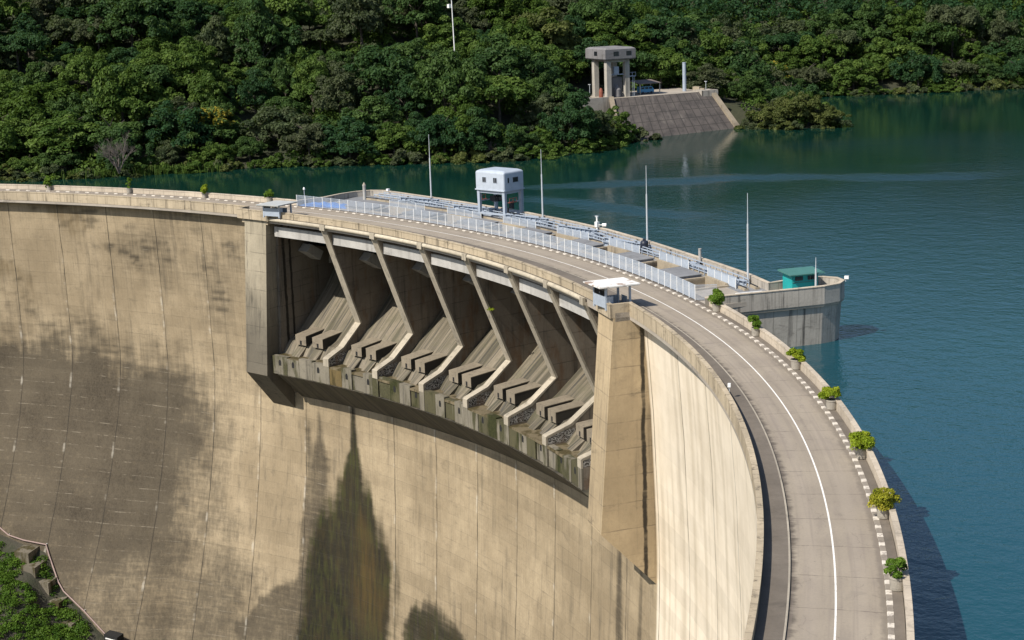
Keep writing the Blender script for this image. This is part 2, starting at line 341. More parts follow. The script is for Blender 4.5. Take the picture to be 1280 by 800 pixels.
def water_mat():
    g=G('lake_water'); geo=g.n('ShaderNodeNewGeometry'); p=geo.outputs['Position']
    big=g.noise(p,.012,4,.55,.6)
    n1=g.noise(g.scale(p,(1,1,1)),.55,4,.6); n2=g.noise(p,1.7,3,.6); n3=g.noise(g.scale(p,(1,1,1),(40,3,0)),.09,3,.5)
    h=g.math('ADD',g.math('MULTIPLY',n1,1.0),g.math('ADD',g.math('MULTIPLY',n2,.45),g.math('MULTIPLY',n3,.7)))
    # wind: calm in the lee of the far bank (low x), rippled on open water
    x,y,z=g.sep(p)
    wind=g.mr(g.math('ADD',x,g.math('ADD',g.math('MULTIPLY',y,-.25),g.math('MULTIPLY',g.math('SUBTRACT',big,.5),260))),-175,-20)
    def slick(cx,cy,ux,uy,L,W):
        a=g.math('ADD',g.math('MULTIPLY',g.math('SUBTRACT',x,cx),ux),g.math('MULTIPLY',g.math('SUBTRACT',y,cy),uy)); c=g.math('SUBTRACT',g.math('MULTIPLY',g.math('SUBTRACT',x,cx),uy),g.math('MULTIPLY',g.math('SUBTRACT',y,cy),ux))
        wb=g.math('MULTIPLY',g.math('SUBTRACT',g.noise(p,.02,4),.5),W*4.5)
        return g.math('MULTIPLY',g.mr(g.math('ABSOLUTE',g.math('ADD',c,wb)),W*.2,W,1,0),g.mr(g.math('ABSOLUTE',a),L*.55,L,1,0))
    sl=g.math('MAXIMUM',slick(-50,263,.674,.739,62,7),slick(-44,221,.99,.02,26,6))
    rip=g.noise(g.scale(p,(1,1,1),(11,5,0)),.28,3,.55); h=g.math('ADD',h,g.math('MULTIPLY',rip,.8))
    st=g.math('ADD',g.math('ADD',.04,g.math('MULTIPLY',wind,.115)),g.math('MULTIPLY',sl,.3))
    bn=g.n('ShaderNodeBump',{'Distance':.6}); g.set(bn.inputs['Height'],h); g.set(bn.inputs['Strength'],st)
    body=g.mix(wind,(.004,.027,.020),g.mix(g.mr(y,140,330),g.mix(g.mr(big,.35,.65),(.006,.051,.070),(.007,.057,.076)),(.004,.027,.050)))  # lee green and far blue paint tree and sky reflections into the colour
    b=g.n('ShaderNodeBsdfPrincipled',{'Base Color':body,'Roughness':g.math('ADD',.05,g.math('MULTIPLY',sl,.22)),'IOR':1.33})
    g.t.links.new(bn.outputs[0],b.inputs['Normal']); g.t.links.new(b.outputs[0],g.out.inputs['Surface']); return g.m
M['water']=water_mat()
def ground_mat(name,c1,c2,sc=.2):
    g=G(name); p=g.n('ShaderNodeNewGeometry').outputs['Position']; n=g.noise(p,sc,6,.7); n2=g.noise(p,sc*8,4,.7)
    c=g.mix(g.mr(n,.35,.65),c1,c2); c=g.mix(g.mr(n2,.4,.7,0,.5),c,tuple(k*.5 for k in c1)); g.bsdf(c,.95,n2,.5,.3); return g.m
M['soil']=ground_mat('forest_floor',(.035,.036,.018),(.02,.028,.011),.08)
M['valley']=ground_mat('valley_ground',(.05,.06,.025),(.10,.085,.06),.06)
M['ridge']=ground_mat('sky_block_ridge_green',(.030,.048,.020),(.018,.032,.012),.02)
M['rock']=ground_mat('bank_rock',(.060,.052,.040),(.030,.036,.016),.25)
GREENS=[((.030,.064,.018),(.084,.142,.038)),((.046,.090,.018),(.125,.190,.040)),((.042,.062,.030),(.105,.130,.060)),((.065,.084,.024),(.135,.155,.048))]
M['leaf_dark']=leafmat('leaf_dark_green',*GREENS[0],c3=(.022,.062,.026))
M['leaf_mid']=leafmat('leaf_mid_green',*GREENS[1],c3=(.060,.105,.018))
M['leaf_grey']=leafmat('leaf_grey_green',*GREENS[2],c3=(.075,.085,.045))
M['leaf_olive']=leafmat('leaf_olive',*GREENS[3])
M['leaf_yellow']=leafmat('leaf_yellow_flower',*GREENS[0],flower=(.32,.25,.03))
M['leaf_pot']=leafmat('leaf_potted_lime',(.15,.22,.012),(.34,.40,.03))
M['leaf_pot_dark']=leafmat('leaf_potted_green',(.07,.14,.015),(.17,.27,.035))
M['leaf_pot_yellow']=leafmat('leaf_potted_yellowing',(.20,.22,.015),(.40,.36,.04))
M['grass']=leafmat('leaf_bank_grass',(.045,.10,.012),(.11,.19,.025))
M['bark']=ground_mat('tree_bark',(.10,.085,.065),(.05,.042,.034),1.2)
M['deadwood']=ground_mat('dead_branches',(.17,.145,.125),(.10,.085,.075),1.0)

# ------------------------------------------------------------------ dam
DAM=empty('concrete_dam',P(1.3,0,0),label='tall curved concrete arch dam with gated spillway, holding back the lake',cat='dam')
bpy.context.view_layer.update()
def dpart(mb,name,mat,parent=None,**k):
    o=mb.build(name,mat,None,**k); par=parent or DAM; o.parent=par
    # geometry is in world metres: keep it there
    loc=Vector((0,0,0)); q=par
    while q is not None: loc+=q.location; q=q.parent
    o.location=-loc
    return o

# value noise
def vnoise(x,y,seed=0):
    r=np.random.default_rng(seed); T=r.random((256,256))
    xi=np.floor(x).astype(int); yi=np.floor(y).astype(int); fx=x-xi; fy=y-yi; fx=fx*fx*(3-2*fx); fy=fy*fy*(3-2*fy)
    a=T[xi%256,yi%256]; b=T[(xi+1)%256,yi%256]; c=T[xi%256,(yi+1)%256]; d=T[(xi+1)%256,(yi+1)%256]
    return (a*(1-fx)+b*fx)*(1-fy)+(c*(1-fx)+d*fx)*fy
def fbm(x,y,seed=0,o=4):
    t=0;a=.5;n=0
    for k in range(o): t=t+a*vnoise(x*2**k,y*2**k,seed+k); n+=a; a*=.5
    return t/n
def sst(x,a,b): 
    t=np.clip((x-a)/(b-a),0,1); return t*t*(3-2*t)

def face_s(th,z):
    c=np.interp(th,[1.8,2.04,2.12,2.3],[.0095,.045,.07,.10])
    return np.interp(-z,[0,1.5,12,24,33],[-3.3,-3.3,-2.6,-2.2,-2.1])-c*np.maximum(0,-z-28)**1.5

ZB=-96.0
wall=MB(); W_th=[];W_z=[]
def wall_grid(t0,t1,ztop,dx=.55):
    n=int((arc(t1)-arc(t0))/dx); m=int((ztop-ZB)/.6)
    th=np.linspace(t0,t1,n+1); zz=np.linspace(ztop,ZB,m+1); base=len(wall.v)
    T,Z=np.meshgrid(th,zz,indexing='ij'); S=face_s(T,Z); Rr=Rth(T)+S; X=Rr*np.cos(T); Y=Rr*np.sin(T); Aa=np.interp(T,_tt,_al)
    wall.v+=list(map(tuple,np.stack([X,Y,Z],-1).reshape(-1,3))); wall.u+=list(map(tuple,np.stack([Aa,S,Z],-1).reshape(-1,3)))
    W_th.append(T.ravel()); W_z.append(Z.ravel())
    for i in range(n):
        for j in range(m):
            a=base+i*(m+1)+j; wall.f.append((a,a+1,a+m+2,a+m+1))
wall_grid(1.9205,2.46,-1.0); wall_grid(1.2265,1.9205,-24.0); wall_grid(.12,1.2265,-1.0)
T=np.concatenate(W_th); Z=np.concatenate(W_z); AL=np.interp(T,_tt,_al)
f1=fbm(AL*.12,Z*.12,1); f2=fbm(AL*.5,Z*.06,11); f3=fbm(AL*.05,Z*.08,21); fh=fbm(AL*.35,Z*1.5,131); fv=fbm(AL*1.1,Z*.12,141)
w=(f1-.5); 
def poly_mask(left,right,soft_th=.02):   # (theta,z) borders of a stain, widening downward
    lz=[-q[1] for q in left]; lt=[q[0] for q in left]; rz=[-q[1] for q in right]; rt=[q[0] for q in right]
    zz=-Z+w*5
    L=np.interp(zz,lz,lt)+(f2-.5)*.03+(fh-.5)*.010; Rr=np.interp(zz,rz,rt)+(f2-.5)*.03+(fh-.5)*.010
    soft_th=np.minimum(soft_th,np.maximum(np.interp(zz,lz,lt)-np.interp(zz,rz,rt),0)*.33+.0012); jit=np.clip((np.interp(zz,lz,lt)-np.interp(zz,rz,rt))/.05,0.05,1)
    L=np.interp(zz,lz,lt)+jit*((f2-.5)*.03+(fh-.5)*.010); Rr=np.interp(zz,rz,rt)+jit*((f2-.5)*.03+(fh-.5)*.010)
    return sst(L-T,-soft_th,soft_th)*sst(T-Rr,-soft_th,soft_th)*sst(zz,lz[0]-2,lz[0]+5)
moss=poly_mask([(1.8035,-28.5),(1.8065,-37),(1.83,-45.8),(1.868,-57.6),(1.878,-71),(1.89,-95)],[(1.7995,-28.5),(1.796,-37),(1.770,-46.4),(1.742,-56.1),(1.748,-66.8),(1.74,-95)])
rust=poly_mask([(1.795,-45),(1.80,-52),(1.80,-62),(1.79,-70)],[(1.793,-45),(1.768,-54),(1.756,-62),(1.76,-70)])*sst(-Z,70,62)*.6
plume2=poly_mask([(1.8565,-30),(1.859,-36),(1.868,-42),(1.866,-56),(1.90,-62),(1.955,-70),(1.99,-95)],[(1.853,-30),(1.851,-36),(1.842,-42),(1.838,-56),(1.82,-62),(1.80,-70),(1.8,-95)],.008)*.8
blob=poly_mask([(1.676,-56),(1.71,-61),(1.728,-66),(1.74,-95)],[(1.668,-56),(1.63,-57.5),(1.60,-60),(1.56,-95)],.01)*.9
streakR=np.maximum(poly_mask([(1.315,-30),(1.318,-50),(1.33,-95)],[(1.305,-30),(1.30,-50),(1.28,-95)],.004)*.8, poly_mask([(1.266,-30),(1.27,-50)],[(1.262,-30),(1.256,-50)],.003)*.6)
streakL=poly_mask([(1.877,-31),(1.876,-45),(1.884,-60)],[(1.869,-31),(1.866,-45),(1.862,-60)],.003)*.7
leftdirt=sst(-Z+w*6+(f3-.5)*7+(fh-.5)*9+(fv-.5)*8,17,37)*sst(T+(f2-.5)*.03+(f1-.5)*.02+(fh-.5)*.03,1.93,2.09)*(1-.34*sst(-Z,40,72))
leftdirt=np.maximum(leftdirt,.62*sst(-Z+w*7+(fv-.5)*8,40,72)*sst(T+(f1-.5)*.06,1.85,1.99))
speck=sst(.55*f1+.6*(fbm(AL*.3,Z*1.3,41)-.05)*.8,.56,.66)*sst(T,1.93,2.0)*.42
toe=sst(-Z,52,74)*.35*sst(T,1.3,1.5)
rightdirt=sst(fv+(f1-.5)*.5,.5,.72)*sst(-Z+w*10,14,40)*sst(1.22-T,0,.1)*.6
dirt=np.clip(np.maximum.reduce([leftdirt*1.0,plume2,blob*.85,streakR,streakL,speck,toe,rightdirt]),0,1)
dirt=np.clip(dirt+.16*sst(T,1.9,1.95)*sst(f1,.35,.6)+.22*sst(T,1.92,1.95)*sst(2.17-T+w*.1,0,.07)*sst(-20-Z+w*10,-18,0)*0+.26*sst(T,1.92,1.95)*sst(2.16-T+w*.15,0,.08)*sst(26+Z+w*14,0,14),0,1)
pale=sst(1.2262-T,0,.003)*(.95-.30*sst(fbm(AL*1.3,Z*.035,171),.5,.72)-.1*sst(f1,.5,.7))
rust2=sst(f1,.5,.62)*sst(T,2.13,2.2)*sst(22+Z,0,8)*.45
wall.att=dict(dirt=dirt,moss=np.clip(np.maximum(moss*1.3,blob*.9),0,1),rust=np.clip(rust+rust2,0,1),pale=pale)
dpart(wall,'arch_wall',M['wall'],smooth=True,norm=False)
up=MB()
for t0,t1,zt in ((.12,1.2264,-1.0),(1.9242,2.46,-1.0),(1.2266,1.924,-30.8)): up.sweep([(3.3,zt),(3.3,ZB),(2.2,ZB),(2.2,zt)],t0,t1)
dpart(up,'upstream_wall',M['platform'])

TS=[1.884-.0833*i for i in range(8)]          # spillway pier lines, left to right
# road slab
d=MB()
d.sweep([(-4.95,-1.0),(4.3,-1.0),(4.3,-.06),(-4.95,-.06)],.12,1.2265)
d.sweep([(-6.75,-1.05),(4.3,-1.05),(4.3,-.06),(-6.75,-.06)],1.2265,1.924)
d.sweep([(-4.95,-1.0),(4.3,-1.0),(4.3,-.06),(-4.95,-.06)],1.924,2.46)
dpart(d,'deck_slab',M['deck'])
# downstream parapets
def para_prof(s,h=1.0,zb=-.5): return [(s,zb),(s,h-.14),(s-.06,h-.14),(s-.06,h),(s+.40,h),(s+.40,h-.1),(s+.36,h-.1),(s+.36,zb)]
for nm,t0,t1,s,zb,mat in (('parapet',.12,1.2262,-5.0,-.55,'parapet'),('parapet',1.2625,1.8845,-6.88,-.02,'parapet'),('parapet',1.9325,2.46,-5.0,-.55,'parapet')):
    b=MB(); b.sweep(para_prof(s,1.0,zb),t0,t1); dpart(b,nm,M[mat])
for t0,t1 in ((.12,1.2262),(1.9325,2.46)):
    b=MB(); b.sweep([(-4.75,-1.15),(-4.75,-.553),(-3.2,-.553),(-3.2,-1.15)],t0,t1); dpart(b,'ledge',M['ledge'])
# parapet boxes over the two end piers
for (t0,t1,so) in ((1.2265,1.2622,-7.4),(1.8848,1.9322,-7.5)):
    b=MB(); b.sweep(para_prof(so,1.0,-.6),t0,t1)
    for ta,tb in ((t0,t0+.0026),(t1-.0026,t1)): b.pbox(ta,tb,so+.37,-4.55,-.6,.995,1)
    b.pbox(t0+.0027,t1-.0027,so+.37,-4.55,-.6,.08,2)
    b.pbox(t0+.004,t1-.004,so+.5,-4.5,-1.3,-.603,2)
    dpart(b,'balcony_parapet',M['parapet'])
# upstream parapets (left of and right of the platform)
for t0,t1 in ((.12,1.2115),(1.908,2.46)):
    b=MB(); b.sweep([(4.10,-1.3),(4.14,.84),(4.08,.84),(4.08,1.0),(4.52,1.0),(4.52,.84),(4.46,.84),(4.46,-1.3)],t0,t1); dpart(b,'parapet',M['parapet_clean'])

# end piers
for (t0,t1,mat) in ((1.2265,1.264,'endpier'),(1.8915,1.924,'pier')):
    b=MB(); b.sweep([(-7.0,-.62),(-9.1,-25.8),(-2.0,-33.1),(2.2,-33.1),(2.2,-.62)],t0,t1,3); dpart(b,'end_pier',M[mat])
for (t0,t1) in ((1.2642,1.2965),(1.8880,1.8913)):
    b=MB(); b.sweep([(-4.6,-1.06),(-5.6,-22.0),(-5.6,-26),(-2.0,-30.4),(15,-30.4),(15,-1.06)],t0,t1,2); dpart(b,'training_wall',M['training'])
TILT[0]=1
HW=.0044
for i in range(1,8):
    t=TS[i]; b=MB()
    fr=[(-6.95,-.62),(-6.95,-1.0),(-.1,-17.0),(-4.4,-20.1),(-7.9,-21.2),(-8.15,-21.35),(-8.15,-22.6)]
    bk=[(-6.65,-.62),(-6.65,-1.03),(.25,-16.95),(-4.15,-20.42),(-7.75,-21.52),(-7.85,-21.6),(-7.85,-22.6)]
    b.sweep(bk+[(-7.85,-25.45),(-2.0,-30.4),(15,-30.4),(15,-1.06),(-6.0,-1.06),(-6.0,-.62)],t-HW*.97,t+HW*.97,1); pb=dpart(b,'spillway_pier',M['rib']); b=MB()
    b.sweep(fr+bk[::-1],t-HW,t+HW,1)  # pale front strip paints the sunlit edge of the pier
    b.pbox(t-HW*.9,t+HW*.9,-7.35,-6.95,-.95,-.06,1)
    dpart(b,'pier_lit_nose',M['nose'],pb); b=MB(); b.pbox(t-HW*.99,t+HW*.99,-8.1,-7.853,-25.45,-22.603,1); dpart(b,'nose_base',M['sill'],pb)
SILLS=[]
def bay(i): return (TS[i+1]+HW+.0001, (TS[i]-HW-.0001 if i else 1.8878))
for i in range(7):
    a,c=bay(i); w_=c-a
    b=MB(); b.sweep([(14.8,-7.6),(13.5,-7.4),(11.8,-8.4),(9.6,-10.9),(7.5,-13.3),(5,-15.4),(2.5,-17.4),(0,-19.35),(-1.5,-20.3),(-2.8,-20.75),(-3.4,-20.85),(-3.9,-21.3),(-5.2,-22.75),(-5.2,-27.0),(-2.4,-29.3),(14.8,-29.3)],a,c,6)
    dpart(b,'spillway_chute',M['chute'])
    b=MB(); b.sweep([(-5.202,-22.7),(-8.0,-22.62),(-8.0,-22.95),(-5.202,-22.95)],a,c,4); dpart(b,'apron',M['apron'])
    # low ramps under the splitter blocks
    for f in (.30,.62):
        tc=c-w_*f; b=MB(); hw=.0082
        b.sweep([(-4.55,-19.55),(1.0,-19.2),(.3,-20.6),(-2.9,-21.1),(-4.55,-21.05)],tc-hw,tc+hw,1); o=dpart(b,'splitter_block',M['shadeconc'])
        b=MB(); b.sweep([(-4.62,-19.55),(-4.62,-19.43),(1.0,-19.08),(1.0,-19.197)],tc-hw*1.02,tc+hw*1.02,1); dpart(b,'lit_cap_plate',M['block'],o)  # pale plates paint the sunlit top and front of the block
        b=MB(); b.pbox(tc-hw*.99,tc+hw*.99,-4.62,-4.552,-21.03,-19.56,1); dpart(b,'lit_front_plate',M['block'],o)
        b=MB(); b.pbox(tc-.0016,tc+.0016,-4.626,-4.56,-21.0,-20.3,1); dpart(b,'drain_slot_dark_plug',M['dark'],o)  # solid dark plug paints the shade inside the slot
        b=MB(); b.sweep([(-4.0,-21.25),(-6.2,-22.7),(-4.0,-22.7)],tc+hw*.1-.006,tc+hw*.1+.006,1); dpart(b,'ramp',M['chute'])
    # row of sill blocks along the spillway lip
    n=2
    cuts=[(0,.27),(.275,.5),(.505,.76),(.765,1.0)]
    for k,(f0,f1) in enumerate(cuts):
        b=MB(); top=-22.35+random.choice([.05,0,-.12,-.3,-.55]); ss=-8.02+random.choice([0,.0,-.07,.22])
        b.sweep([(ss,top),(ss,-25.45),(-7.0,-25.45),(-7.0,top-.05)],c-w_*f1,c-w_*f0,2); o=dpart(b,'sill_block',M[('sill','sill','sill','sill', 'sillbrown','sill','sill','sill', 'sill','sillmoss','sill','sillmoss', 'sillmoss','sill','sillmoss','sill', 'sill','sillmoss','sillmoss','sill', 'sillmoss','sill','sillmoss','sill', 'sill','sillmoss','sill','sillmoss')[i*4+k]])
        if k in (1,3) or (i==0 and k==0):
            tc=c-w_*(f0+f1)/2; b=MB(); 
            q=[(tc-.0019,-24.0),(tc+.0019,-24.0),(tc+.0022,-23.4),(tc+.0012,-23.05),(tc-.0012,-23.05),(tc-.0022,-23.4)]
            fr=[b.pv(t_,ss-.004,z_) for t_,z_ in q]; bk=[b.pv(t_,ss+.3,z_) for t_,z_ in q]
            b.face(*fr); b.face(*bk[::-1])
            for j in range(6): b.face(fr[j],fr[(j+1)%6],bk[(j+1)%6],bk[j])
            dpart(b,'drain_hole_dark_plug',M['dark'],o)  # solid dark plug, flush with the block, paints the shade inside the hole
    # beams under the road
    b=MB(); r_=.30; b.sweep([(-7.0+r_*math.cos(q),-.38+r_*math.sin(q)) for q in np.linspace(0,2*PI,13)[:-1]],a,c,6); dpart(b,'edge_beam',M['beam'],smooth=False)
    b=MB(); b.sweep([(-5.6,-3.35),(-5.05,-3.35),(-5.05,-1.75),(-5.6,-1.75)],a,c,4); dpart(b,'fascia_beam',M['fascia'])
    # gate
    b=MB(); pr=[(11.6-.0+1.2*math.sin(q),-8.3+(q/1.6)*6.2) for q in np.linspace(0,1.6,8)]
    b.sweep(pr+[(s+.25,z) for s,z in pr[::-1]],a,c,3); go=dpart(b,'spillway_gate',M['steel'])
    for tt in (a+.004,c-.004):
        b=MB(); b.beam(P(tt,2.5,-5.2),P(tt,12.2,-4.0),.5,.6); b.beam(P(tt,2.5,-5.2),P(tt,11.8,-6.8),.5,.6); dpart(b,'gate_arm',M['steel'],go)
    b=MB(); b.sweep([(.2,-6.6),(3.6,-8.5),(4.6,-7.2),(1.6,-5.6)],c-.013,c-.0002,1); dpart(b,'trunnion_bracket',M['fascia'])
b=MB(); b.sweep([(-8.22,-25.5),(-2.0,-30.75),(-2.0,-25.5)],1.2645,1.8803,60); dpart(b,'corbel',M['corbel'])
TILT[0]=0
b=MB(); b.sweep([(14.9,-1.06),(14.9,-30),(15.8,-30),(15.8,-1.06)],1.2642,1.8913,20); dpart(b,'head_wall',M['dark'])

# ------------------------------------------------------------------ gate platform on the lake side
OUT=[(52.6,154.6),(47.7,157.1),(40,160.2),(30.9,163.6),(20,167.6),(7.9,171.4),(-4,174.0),(-16.5,176),(-36,177.6),(-51,178.2),(-54.6,178.2),(-56.7,176.9),(-57.6,174.3),(-57.4,171),(-56.2,166.7)]
WING=[(53.2,143.2),(55.4,148.3),(57.7,153.6),(59.0,156.8),(59.3,159.2),(58.4,161.2),(56.6,162.1),(54.9,161.6),(53.9,160.2),(52.9,156.8)]
ring=[P(1.2115,4.1,0)[:2]]+WING+OUT+[P(1.9075,4.1,0)[:2]]
def offset(poly,dv,closed=False):
    n=len(poly); out=[]
    for k in range(n):
        a=Vector(poly[(k-1)%n] if closed or k>0 else poly[k]); c=Vector(poly[(k+1)%n] if closed or k<n-1 else poly[k])
        t=(c-a); t=t.normalized() if t.length else Vector((1,0)); out.append((poly[k][0]-t.y*dv,poly[k][1]+t.x*dv))   # left of travel = inside
    return out
def strip(mb,line,o0,o1,z0,z1,o0b=None,o1b=None):
    A=offset(line,o0); B=offset(line,o1); A2=offset(line,o0b if o0b is not None else o0); B2=offset(line,o1b if o1b is not None else o1)
    al=0; rows=[]
    for k in range(len(line)):
        if k: al+=math.dist(line[k],line[k-1])
        rows.append([mb.add((*q,zz),(al,oo,zz)) for q,zz,oo in ((A2[k],z0,o0),(B2[k],z0,o1),(B[k],z1,o1),(A[k],z1,o0))])
    for a,b in zip(rows,rows[1:]):
        for j in range(4): mb.face(a[j],a[(j+1)%4],b[(j+1)%4],b[j])
    mb.face(*rows[0][::-1]); mb.face(*rows[-1])
def dense(line,st=2.0):
    o=[line[0]]
    for a,b in zip(line,line[1:]):
        n=max(1,int(math.dist(a,b)/st)); o+=[(a[0]+(b[0]-a[0])*k/n,a[1]+(b[1]-a[1])*k/n) for k in range(1,n+1)]
    return o
ringd=dense(ring)
PL=empty('gate_platform',P(1.5,10,0)); PL.parent=DAM; PL.location=Vector(P(1.5,10,0))-DAM.location
b=MB(); strip(b,ringd,.0,.42,-1.15,.9); dpart(b,'platform_parapet',M['platform'],PL)
b=MB(); strip(b,ringd,-.06,.46,.903,1.0); dpart(b,'platform_coping',M['parapet_clean'],PL)
b=MB(); strip(b,ringd,.32,1.2,-10,-1.153,.95,1.8); dpart(b,'platform_wall',M['platform'],PL)
b=MB(); strip(b,ringd,.10,.60,-1.45,-1.156); dpart(b,'platform_ledge',M['coping'],PL)
inner=[(x,y) for x,y in OUT]
oth=np.array([math.atan2(y,x) for x,y in OUT]); osr=np.array([math.hypot(x,y)-Rth(math.atan2(y,x)) for x,y in OUT]); oi=np.argsort(oth)
def s_out(t): return float(np.interp(t,oth[oi][:-2],osr[oi][:-2]))
b=MB()
CENT=[1.295+.0833*k for k in range(7)]
b.sweep([(4.12,-.5),(6.3,-.5),(6.3,.02),(4.12,.02)],1.212,1.905)
gb=MB(); th_=np.linspace(1.216,1.888,80)
rows=[[gb.pv(t,10.403,-.5),gb.pv(t,10.403,.02),gb.pv(t,s_out(t)-.3,.02),gb.pv(t,s_out(t)-.3,-.5)] for t in th_]
for a_,c_ in zip(rows,rows[1:]):
    for j in range(4): gb.face(a_[j],a_[(j+1)%4],c_[(j+1)%4],c_[j])
gb.face(*rows[0]);gb.face(*rows[-1]); dpart(gb,'grating_deck',M['hatch'],PL)
edges=[1.2135]
for c in CENT: edges+=[c-.022,c+.014]
edges+=[1.9]
for k in range(0,len(edges),2): b.sweep([(6.3,-.5),(10.4,-.5),(10.4,.02),(6.3,.02)],edges[k],edges[k+1])
b.prism(offset(WING+[OUT[0]],.3),-.5,.02)
dpart(b,'platform_deck',M['deck'],PL)
for c in CENT:
    b=MB(); t0,t1=c-.022,c+.014
    for (ta,tb,sa,sb) in ((t0-.003,t0,6.0,10.7),(t1,t1+.003,6.0,10.7),(t0,t1,5.9,6.3),(t0,t1,10.4,10.8)): b.pbox(ta,tb,sa,sb,-5.5,.22 if sa<9 else .38,1)
    b.pbox(t0,t1,6.3,10.4,-5.5,-5.0,1); dpart(b,'gate_shaft',M['inner'],PL)
    b=MB(); b.pbox(c+.019,c+.056,6.6,10.3,.02,.42,3); b.pbox(c+.0185,c+.0565,6.5,10.4,.423,.5,3); dpart(b,'hatch_cover',M['hatch'],PL)

# ------------------------------------------------------------------ road, kerbs, markings
def sheet(s0,s1,z,t0,t1,m=4,st=1.2):
    b=MB(); n=int((arc(t1)-arc(t0))/st); rows=[[b.pv(t0+(t1-t0)*k/n,s0+(s1-s0)*j/m,z) for j in range(m+1)] for k in range(n+1)]
    for a,c in zip(rows,rows[1:]):
        for j in range(m): b.face(a[j],a[j+1],c[j+1],c[j])
    return b
tag(sheet(-2.86,3.05,0,.12,2.46,10).build('road',M['road'],norm=False),kind='structure')
tag(sheet(.0-.055,.065,.004,.12,2.46,1).build('road_marking',M['line'],norm=False),kind='structure')
b=MB(); 
b.sweep([(-4.62,-.055),(-2.88,-.055),(-2.88,.125),(-4.62,.125)],.12,1.229)
b.sweep([(-6.5,-.055),(-2.88,-.055),(-2.88,.125),(-6.5,.125)],1.2292,1.9295)
b.sweep([(-4.62,-.055),(-2.88,-.055),(-2.88,.125),(-4.62,.125)],1.9297,2.46)
tag(b.build('footpath',M['footpath']),kind='structure')
b=MB(); b.sweep([(-2.97,.127),(-2.84,.127),(-2.84,-.05),(-2.87,-.05),(-2.87,.12),(-2.97,.12)],.12,2.46); tag(b.build('kerb_edge',M['coping']),kind='structure')
b=MB(); b.sweep([(3.46,-.055),(4.08,-.055),(4.08,.12),(3.46,.12)],.12,2.46); tag(b.build('footway',M['footpath']),kind='structure')
kw=MB(); kd=MB(); t=.12; k=0; stp=.0122/2
while t<2.45:
    w2=stp*(.84 if k%2==0 else 1.16); (kw if k%2==0 else kd).sweep([(3.055,-.055),(3.45,-.055),(3.45,.13),(3.10,.13),(3.055,.10)],t+.0002,t+w2-.0002,1); t+=w2; k+=1
tag(kw.build('kerb_white',M['kerbwhite']),kind='structure'); tag(kd.build('kerb_dark',M['kerbdark']),kind='structure')

# ------------------------------------------------------------------ long mesh fence beside the road
F0,F1=1.2346,1.905
FE=empty('mesh_fence',P(1.57,3.75,.12),label='long pale blue metal mesh fence along the road edge beside the gate platform',cat='fence')
def fpart(mb,name,mat,root): 
    o=mb.build(name,mat); o.parent=root; o.location=-root.location; return o
n=54; st=(F1-F0)/n
for k in range(n+1):
    t=F0+st*k; b=MB(); b.tube([P(t,3.78,.12),P(t,3.78,1.98)],.045,6); fpart(b,'fence_post',M['white'],FE)
for k in range(n):
    b=MB(); ta=F0+st*k; pa=Vector(P(ta,3.78,0)); pb=Vector(P(ta+st,3.78,0))
    for zz in (.28,1.92): b.beam(pa+Vector((0,0,zz)),pb+Vector((0,0,zz)),.035,.05)
    m=24
    for j in range(1,m):
        q=pa.lerp(pb,j/m); b.beam(q+Vector((0,0,.3)),q+Vector((0,0,1.9)),.01,.026)
    for j in range(1,8):
        zz=.3+1.6*j/8; b.beam(pa+Vector((0,0,zz)),pb+Vector((0,0,zz)),.008,.022)
    fpart(b,'fence_panel',M['fence'],FE)
b=MB(); b.beam(P(F0,3.78,0)[:2]+(.25,),P(F0-.006,6.2,0)[:2]+(.25,),.05,.05); b.beam(P(F0,3.78,0)[:2]+(1.9,),P(F0-.006,6.2,0)[:2]+(1.9,),.05,.05)
for j in range(30):
    q=Vector(P(F0,3.78,.25)).lerp(Vector(P(F0-.006,6.2,.25)),j/29); b.beam(q,q+Vector((0,0,1.65)),.012,.03)
fpart(b,'return_panel',M['fence'],FE)

# low panel fences beside each gate shaft
for i,c in enumerate(CENT):
    r=empty('panel_fence',P(c,10.9,.02),label='low pale blue panel fence along the lake side of a gate shaft',cat='fence',group='panel fences beside the gate shafts')
    t0,t1=c-.034,c+.016
    for k in range(5):
        t=t0+(t1-t0)*k/4; b=MB(); b.tube([P(t,10.95,.02),P(t,10.95,1.35)],.04,6); fpart(b,'fence_post',M['white'],r)
    for k in range(4):
        ta=t0+(t1-t0)*k/4; tb=ta+(t1-t0)/4; pa=Vector(P(ta,10.95,0)); pb=Vector(P(tb,10.95,0)); b=MB()
        for j in range(1,22):
            q=pa.lerp(pb,j/22); b.beam(q+Vector((0,0,.15)),q+Vector((0,0,1.25)),.012,.05)
        for zz in (.13,1.27): b.beam(pa+Vector((0,0,zz)),pb+Vector((0,0,zz)),.04,.05)
        fpart(b,'fence_panel',M['fence'],r)
# lattice rows of stop-log rails on the platform
for i,(off,lab) in enumerate(((1.5,'grey lattice guard rail nearest the lake parapet of the platform'),(2.9,'grey lattice guard rail in the middle of the platform rails'),(4.3,'grey lattice guard rail nearest the gate shafts'))):
    t0,t1=1.262,1.86; r=empty('guard_rail',P(1.56,s_out(1.56)-off,.02),label=lab,cat='railing')
    n=62
    for k in range(n+1):
        t=t0+(t1-t0)*k/n; s=max(s_out(t)-off,10.9+.3); b=MB(); b.beam(P(t,s,.02),P(t,s,1.0),.09,.09); fpart(b,'rail_post',M['greypaint'],r)
    for zz,hh in ((.98,.11),(.55,.07)):
        b=MB(); b.sweep([(-.06,zz-hh),(.06,zz-hh),(.06,zz),(-.06,zz)],t0,t1,n,ds=lambda t:max(s_out(t)-off,10.9+.3)); fpart(b,'rail_bar',M['greypaint'],r)
r=empty('crane_track',P(1.56,14,.02),label='pair of low concrete crane track kerbs running along the gate platform',cat='track')
